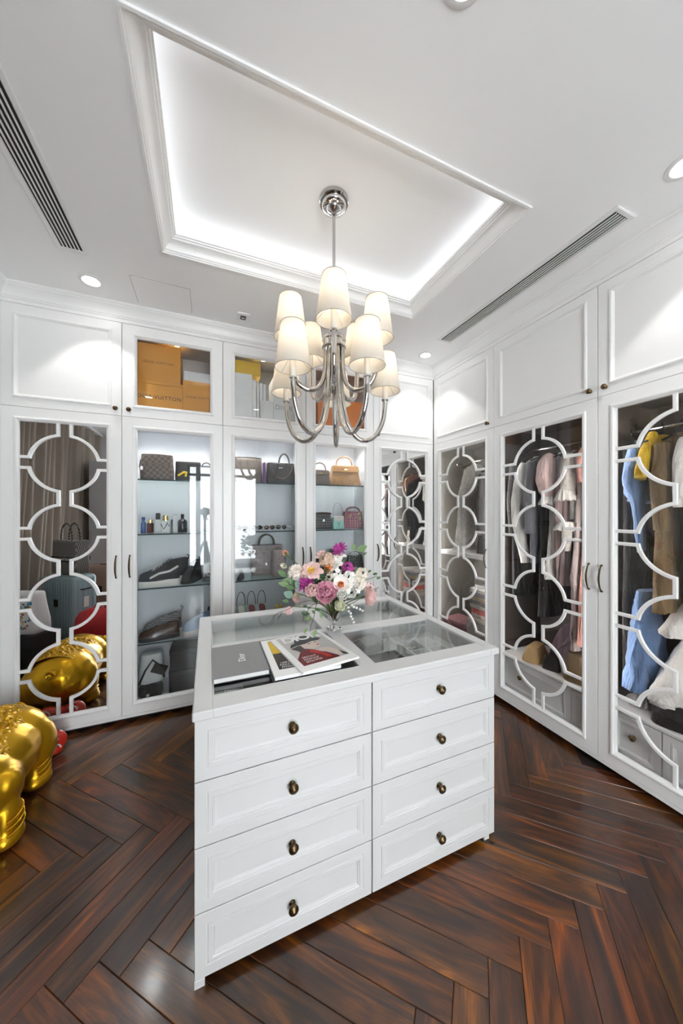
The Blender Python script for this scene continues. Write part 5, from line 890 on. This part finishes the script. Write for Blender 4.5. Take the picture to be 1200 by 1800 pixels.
mb = MB(); E = lambda c, r: mb.sphere(c, 1, 16, sc=r)
E((-.075, 0, .07), (.075, .045, .055)); E((.085, 0, .08), (.07, .045, .068)); E((0, -.005, .07), (.03, .045, .045)); E((-.06, -.01, .03), (.09, .05, .032)); E((.08, -.01, .03), (.06, .05, .032))
me = fuse(mb, .008, 4); me.materials.clear(); me.materials.append(m_bow); me.polygons.foreach_set('use_smooth', [True] * len(me.polygons)); put(me, 'bow_body', t)
mb = MB()
for cx, cz in ((-.08, .085), (.085, .10), (.10, .05), (-.05, .04)):
    for sy in (-1, 1): mb.tube([(cx + .03 * cos(a), sy * (.040 - .004 * a), cz + .024 * sin(a)) for a in [i * .35 for i in range(9)]], .005, 6)
mb.build('swirls', m_bow2, t, smooth=True)
def suitcase(label, loc, rz, w, d, h, mat, ribs=True, tagged=False):
    t = thing('suitcase', loc, label, 'suitcase', rz); z0 = .045
    def ring(k, z, ins): return [(x, y, z) for x, y, _ in rrect(w * k - ins, d * k - ins, z, .30, 5)]
    rows = [(z0, .90), (z0 + .02, .97), (z0 + .05, 1)] + [(z0 + .05 + (h - .13) * i / 6, 1) for i in range(1, 7)] + [(h - .03, .985), (h - .008, .94), (h, .86)]
    MB().loft([ring(k, z, 0) for z, k in rows]).build('shell', mat, t, smooth=True, ang=60)
    if ribs:
        rb = MB(); n = max(5, int(w / .042))
        for i in range(n):
            x = -w * .40 + w * .80 * i / (n - 1)
            for sy in (-1, 1): rb.box(x - .008, x + .008, sy * d / 2 - .004, sy * d / 2 + .004, z0 + .06, h - .05, c=.003)
        for i in range(4):
            y = -d * .30 + d * .6 * i / 3
            for sx in (-1, 1): rb.box(sx * w / 2 - .004, sx * w / 2 + .004, y - .008, y + .008, z0 + .06, h - .05, c=.003)
        rb.build('ribs', mat, t)
    MB().box(-.075, .075, -.022, .022, h - .001, h + .010, c=.004).build('top_handle_recess', m_sheen, t); MB().tube([(-.065, 0, h + .002), (-.055, 0, h + .006), (.055, 0, h + .006), (.065, 0, h + .002)], .008, 8, flat=1.4).build('top_handle', mat, t, smooth=True)
    MB().tube([(w / 2 - .002, -.06, h * .80), (w / 2 + .022, -.045, h * .80), (w / 2 + .022, .045, h * .80), (w / 2 - .002, .06, h * .80)], .008, 8).build('side_handle', m_sheen, t, smooth=True)
    for sx in (-1, 1):
        for sy in (-1, 1): MB().lathe([(.024, -.012), (.026, -.008), (.026, .008), (.024, .012)], 14, X=Matrix.Translation((sx * (w / 2 - .05), sy * (d / 2 - .05), .027)) @ Matrix.Rotation(pi / 2, 4, 'X')).box(sx * (w / 2 - .05) - .012, sx * (w / 2 - .05) + .012, sy * (d / 2 - .05) - .018, sy * (d / 2 - .05) + .018, .03, .05).build('wheel', m_sheen, t)
    MB().box(-.03, .03, d / 2 - .001, d / 2 + .008, h * .55, h * .66, c=.003).build('lock', m_sheen, t)
    if tagged: MB().box(w / 2 + .008, w / 2 + .012, -.03, .03, h * .52, h * .68, c=.001).tube([(w / 2 + .01, 0, h * .68), (w / 2 + .02, 0, h * .79)], .002, 5).build('luggage_tag', m_paper, t)
    return t
suitcase('large grey blue ribbed suitcase with a white tag, seen in the mirror', (-1.56, .70, 0), rad(35), .50, .30, .78, M('grey_blue_shell', (.30, .42, .46), .25, coat=.3), True, True)
suitcase('rose brown suitcase behind the blue one, seen in the mirror', (-1.32, .12, 0), rad(20), .48, .28, .80, M('rose_brown_shell', (.42, .28, .22), .25, coat=.3), False)
t = thing('red_suitcase', (-1.08, 1.36, 0), 'red rounded vanity suitcase behind the pig, seen in the mirror', 'suitcase', .35); MB().loft([rrect(.42 * k, .26 * k, z, .45) for z, k in ((.0, .92), (.03, 1), (.34, 1), (.42, .95), (.48, .78), (.505, .5))]).build('shell', M('red_grained_shell', (.50, .025, .028), .4, bump=(120, .2)), t, smooth=True, ang=60); MB().tube([(0, .132 * cos(a), .255 + .252 * sin(a)) for a in [pi * i / 16 for i in range(17)]], .006, 6).build('zip', M('dark_red_zip', (.12, .008, .01), .5), t, smooth=True); MB().tube([(-.06, 0, .50), (-.045, 0, .535), (.045, 0, .535), (.06, 0, .50)], .009, 8).build('top_handle', m_redp, t, smooth=True)
t = bag('black and white patterned book tote on the blue suitcase, seen in the mirror', (-1.56, .66, .795), rad(40), .42, .17, .40, M_check('oblique_weave', (.018, .018, .02), (.42, .41, .39), 95, 95, .7, 0, .6), (1.0, .9), name='tote_bag', r=.25)
for y in (-.045, .045): strap(t, arch(-.10, .10, .385, .22, y=y, p=.8), .009, M_check('woven_strap', (.018, .018, .02), (.30, .30, .28), 60, 60, .7))
for sy in (-1, 1): MB().box(-.205, .205, sy * .089 - .002, sy * .089 + .002, .145, .205).build('black_band', m_sheen, t); lettering('CHRISTIAN DIOR', .040, m_paper, t, (0, sy * .0915, .175), (pi / 2, 0, 0 if sy < 0 else pi))
t = thing('black_case', (-1.62, 1.56, 0), 'black leather case under a white bag at the left, seen in the mirror', 'case', .5); MB().loft([rrect(.44 * k, .24 * k, z, .25) for z, k in ((0, .97), (.02, 1), (.36, 1), (.39, .96))]).build('case_body', m_blackm, t, smooth=True, ang=50); MB().box(-.222, .222, -.122, .122, .27, .276, c=.001).build('seam', m_sheen, t)
m_dots = M('white_dotted_canvas', (.72, .70, .70), .7); t = bag('white backpack with coloured dots on the black case, seen in the mirror', (-1.62, 1.56, .3915), .4, .36, .19, .38, m_dots, (.75, .7), r=.45); r6 = random.Random(11); dc = [M('dot_%d' % i, c, .6) for i, c in enumerate(((.45, .05, .08), (.62, .50, .03), (.04, .20, .35), (.35, .12, .22), (.10, .36, .36)))]
for i in range(60):
    x = r6.uniform(-.14, .14); z = r6.uniform(.04, .29); f = 1 - .25 * (z / .36); o = MB().lathe([(.014, 0), (.012, .003), (.001, .004)], 8, X=Matrix.Translation((x * f, .095 * (1 - .28 * (z / .38)) * 1.04 - .003, z)) @ Matrix.Rotation(-pi / 2, 4, 'X') @ Matrix.Diagonal((1, r6.uniform(.6, 1.5), 1, 1))).build('dot', dc[i % 5], t)
t = thing('tall_grey_cupboard', (-1.50, -1.25, 0), 'tall plain grey cupboard against the curtain, seen in the mirror', 'cupboard'); MB().box(-.35, .35, -.2, .2, 0, 2.40, c=.004).build('carcass', M('mid_grey_board', (.55, .56, .58), .5), t); MB().box(-.345, .345, .2005, .218, .06, 2.39, c=.002).build('door', M('mid_grey_door', (.57, .58, .60), .5), t); MB().box(-.32, -.31, .2185, .235, 1.0, 1.2, c=.002).build('handle', m_steel, t)
cu_ = thing('grey_curtain', (-1.97, 0, 0), 'floor length taupe curtain in deep pleats along the left wall', 'curtain'); m_cur = M('taupe_velvet', (.34, .29, .245), .85, sheen=.3, bump=(120, .15))
yw, yn = 1.45, -2.1
MB().grid(lambda u, v: (.045 * sin(u * 2 * pi * 19 + .5 * sin(u * 30)) * (.75 + .35 * v) + .02 * sin(u * 40 + v * 2), yw + (yn - yw) * u + .38 * v ** 1.4, 3.0 - 2.985 * v), 420, 10).build('pleats', m_cur, cu_, smooth=True, ang=180)
MB().box(-.06, .06, yn, yw, 3.0, 3.045, c=.004).build('curtain_track', m_white2, cu_)
# camera on a tripod, mirrored in the cabinet glass
tp_ = thing('tripod', (-.045, -.11, 0), 'photographer tripod mirrored in the glass of the display cabinets', 'tripod'); tm = M('dark_grey_metal', (.05, .05, .055), .4, .6)
MB().tube([(0, 0, .72), (0, 0, 1.42)], .016, 12).build('column', tm, tp_, smooth=True); MB().lathe([(.034, .98), (.04, 1.0), (.04, 1.04), (.03, 1.06)], 16).build('collar', tm, tp_, smooth=True)
for k in range(3):
    a = 2 * pi * k / 3 + 1.2; l = MB().tube([(.03 * cos(a), .03 * sin(a), 1.02), (.20 * cos(a), .20 * sin(a), .5)], .015, 10).tube([(.195 * cos(a), .195 * sin(a), .52), (.36 * cos(a), .36 * sin(a), .02)], .011, 10).build('leg', tm, tp_, smooth=True); MB().sphere((.363 * cos(a), .363 * sin(a), .014), .0145, 8).build('rubber_foot', m_sheen, l)
MB().lathe([(.024, 1.42), (.03, 1.43), (.028, 1.46), (.034, 1.472), (.034, 1.484)], 16).tube([(0, 0, 1.45), (.05, -.12, 1.40)], .007, 8).build('ball_head', tm, tp_, smooth=True)
cm_ = thing('photo_camera', (-.045, -.11, 1.485), 'black camera on the tripod mirrored in the cabinet glass', 'camera', -rad(22.3))
MB().box(-.068, .068, -.03, .03, .0, .098, c=.008).box(-.03, .03, -.025, .03, .098, .122, c=.006).build('camera_body', m_sheen, cm_); MB().lathe([(.034, .03), (.038, .035), (.038, .062), (.041, .066), (.041, .084), (.033, .084), (.028, .080), (.001, .078)], 24, X=Matrix.Translation((0, 0, .06)) @ Matrix.Rotation(-pi / 2, 4, 'X')).build('lens', m_sheen, cm_, smooth=True); MB().box(.04, .06, -.012, .012, .098, .108, c=.002).build('dial', m_steel, cm_)
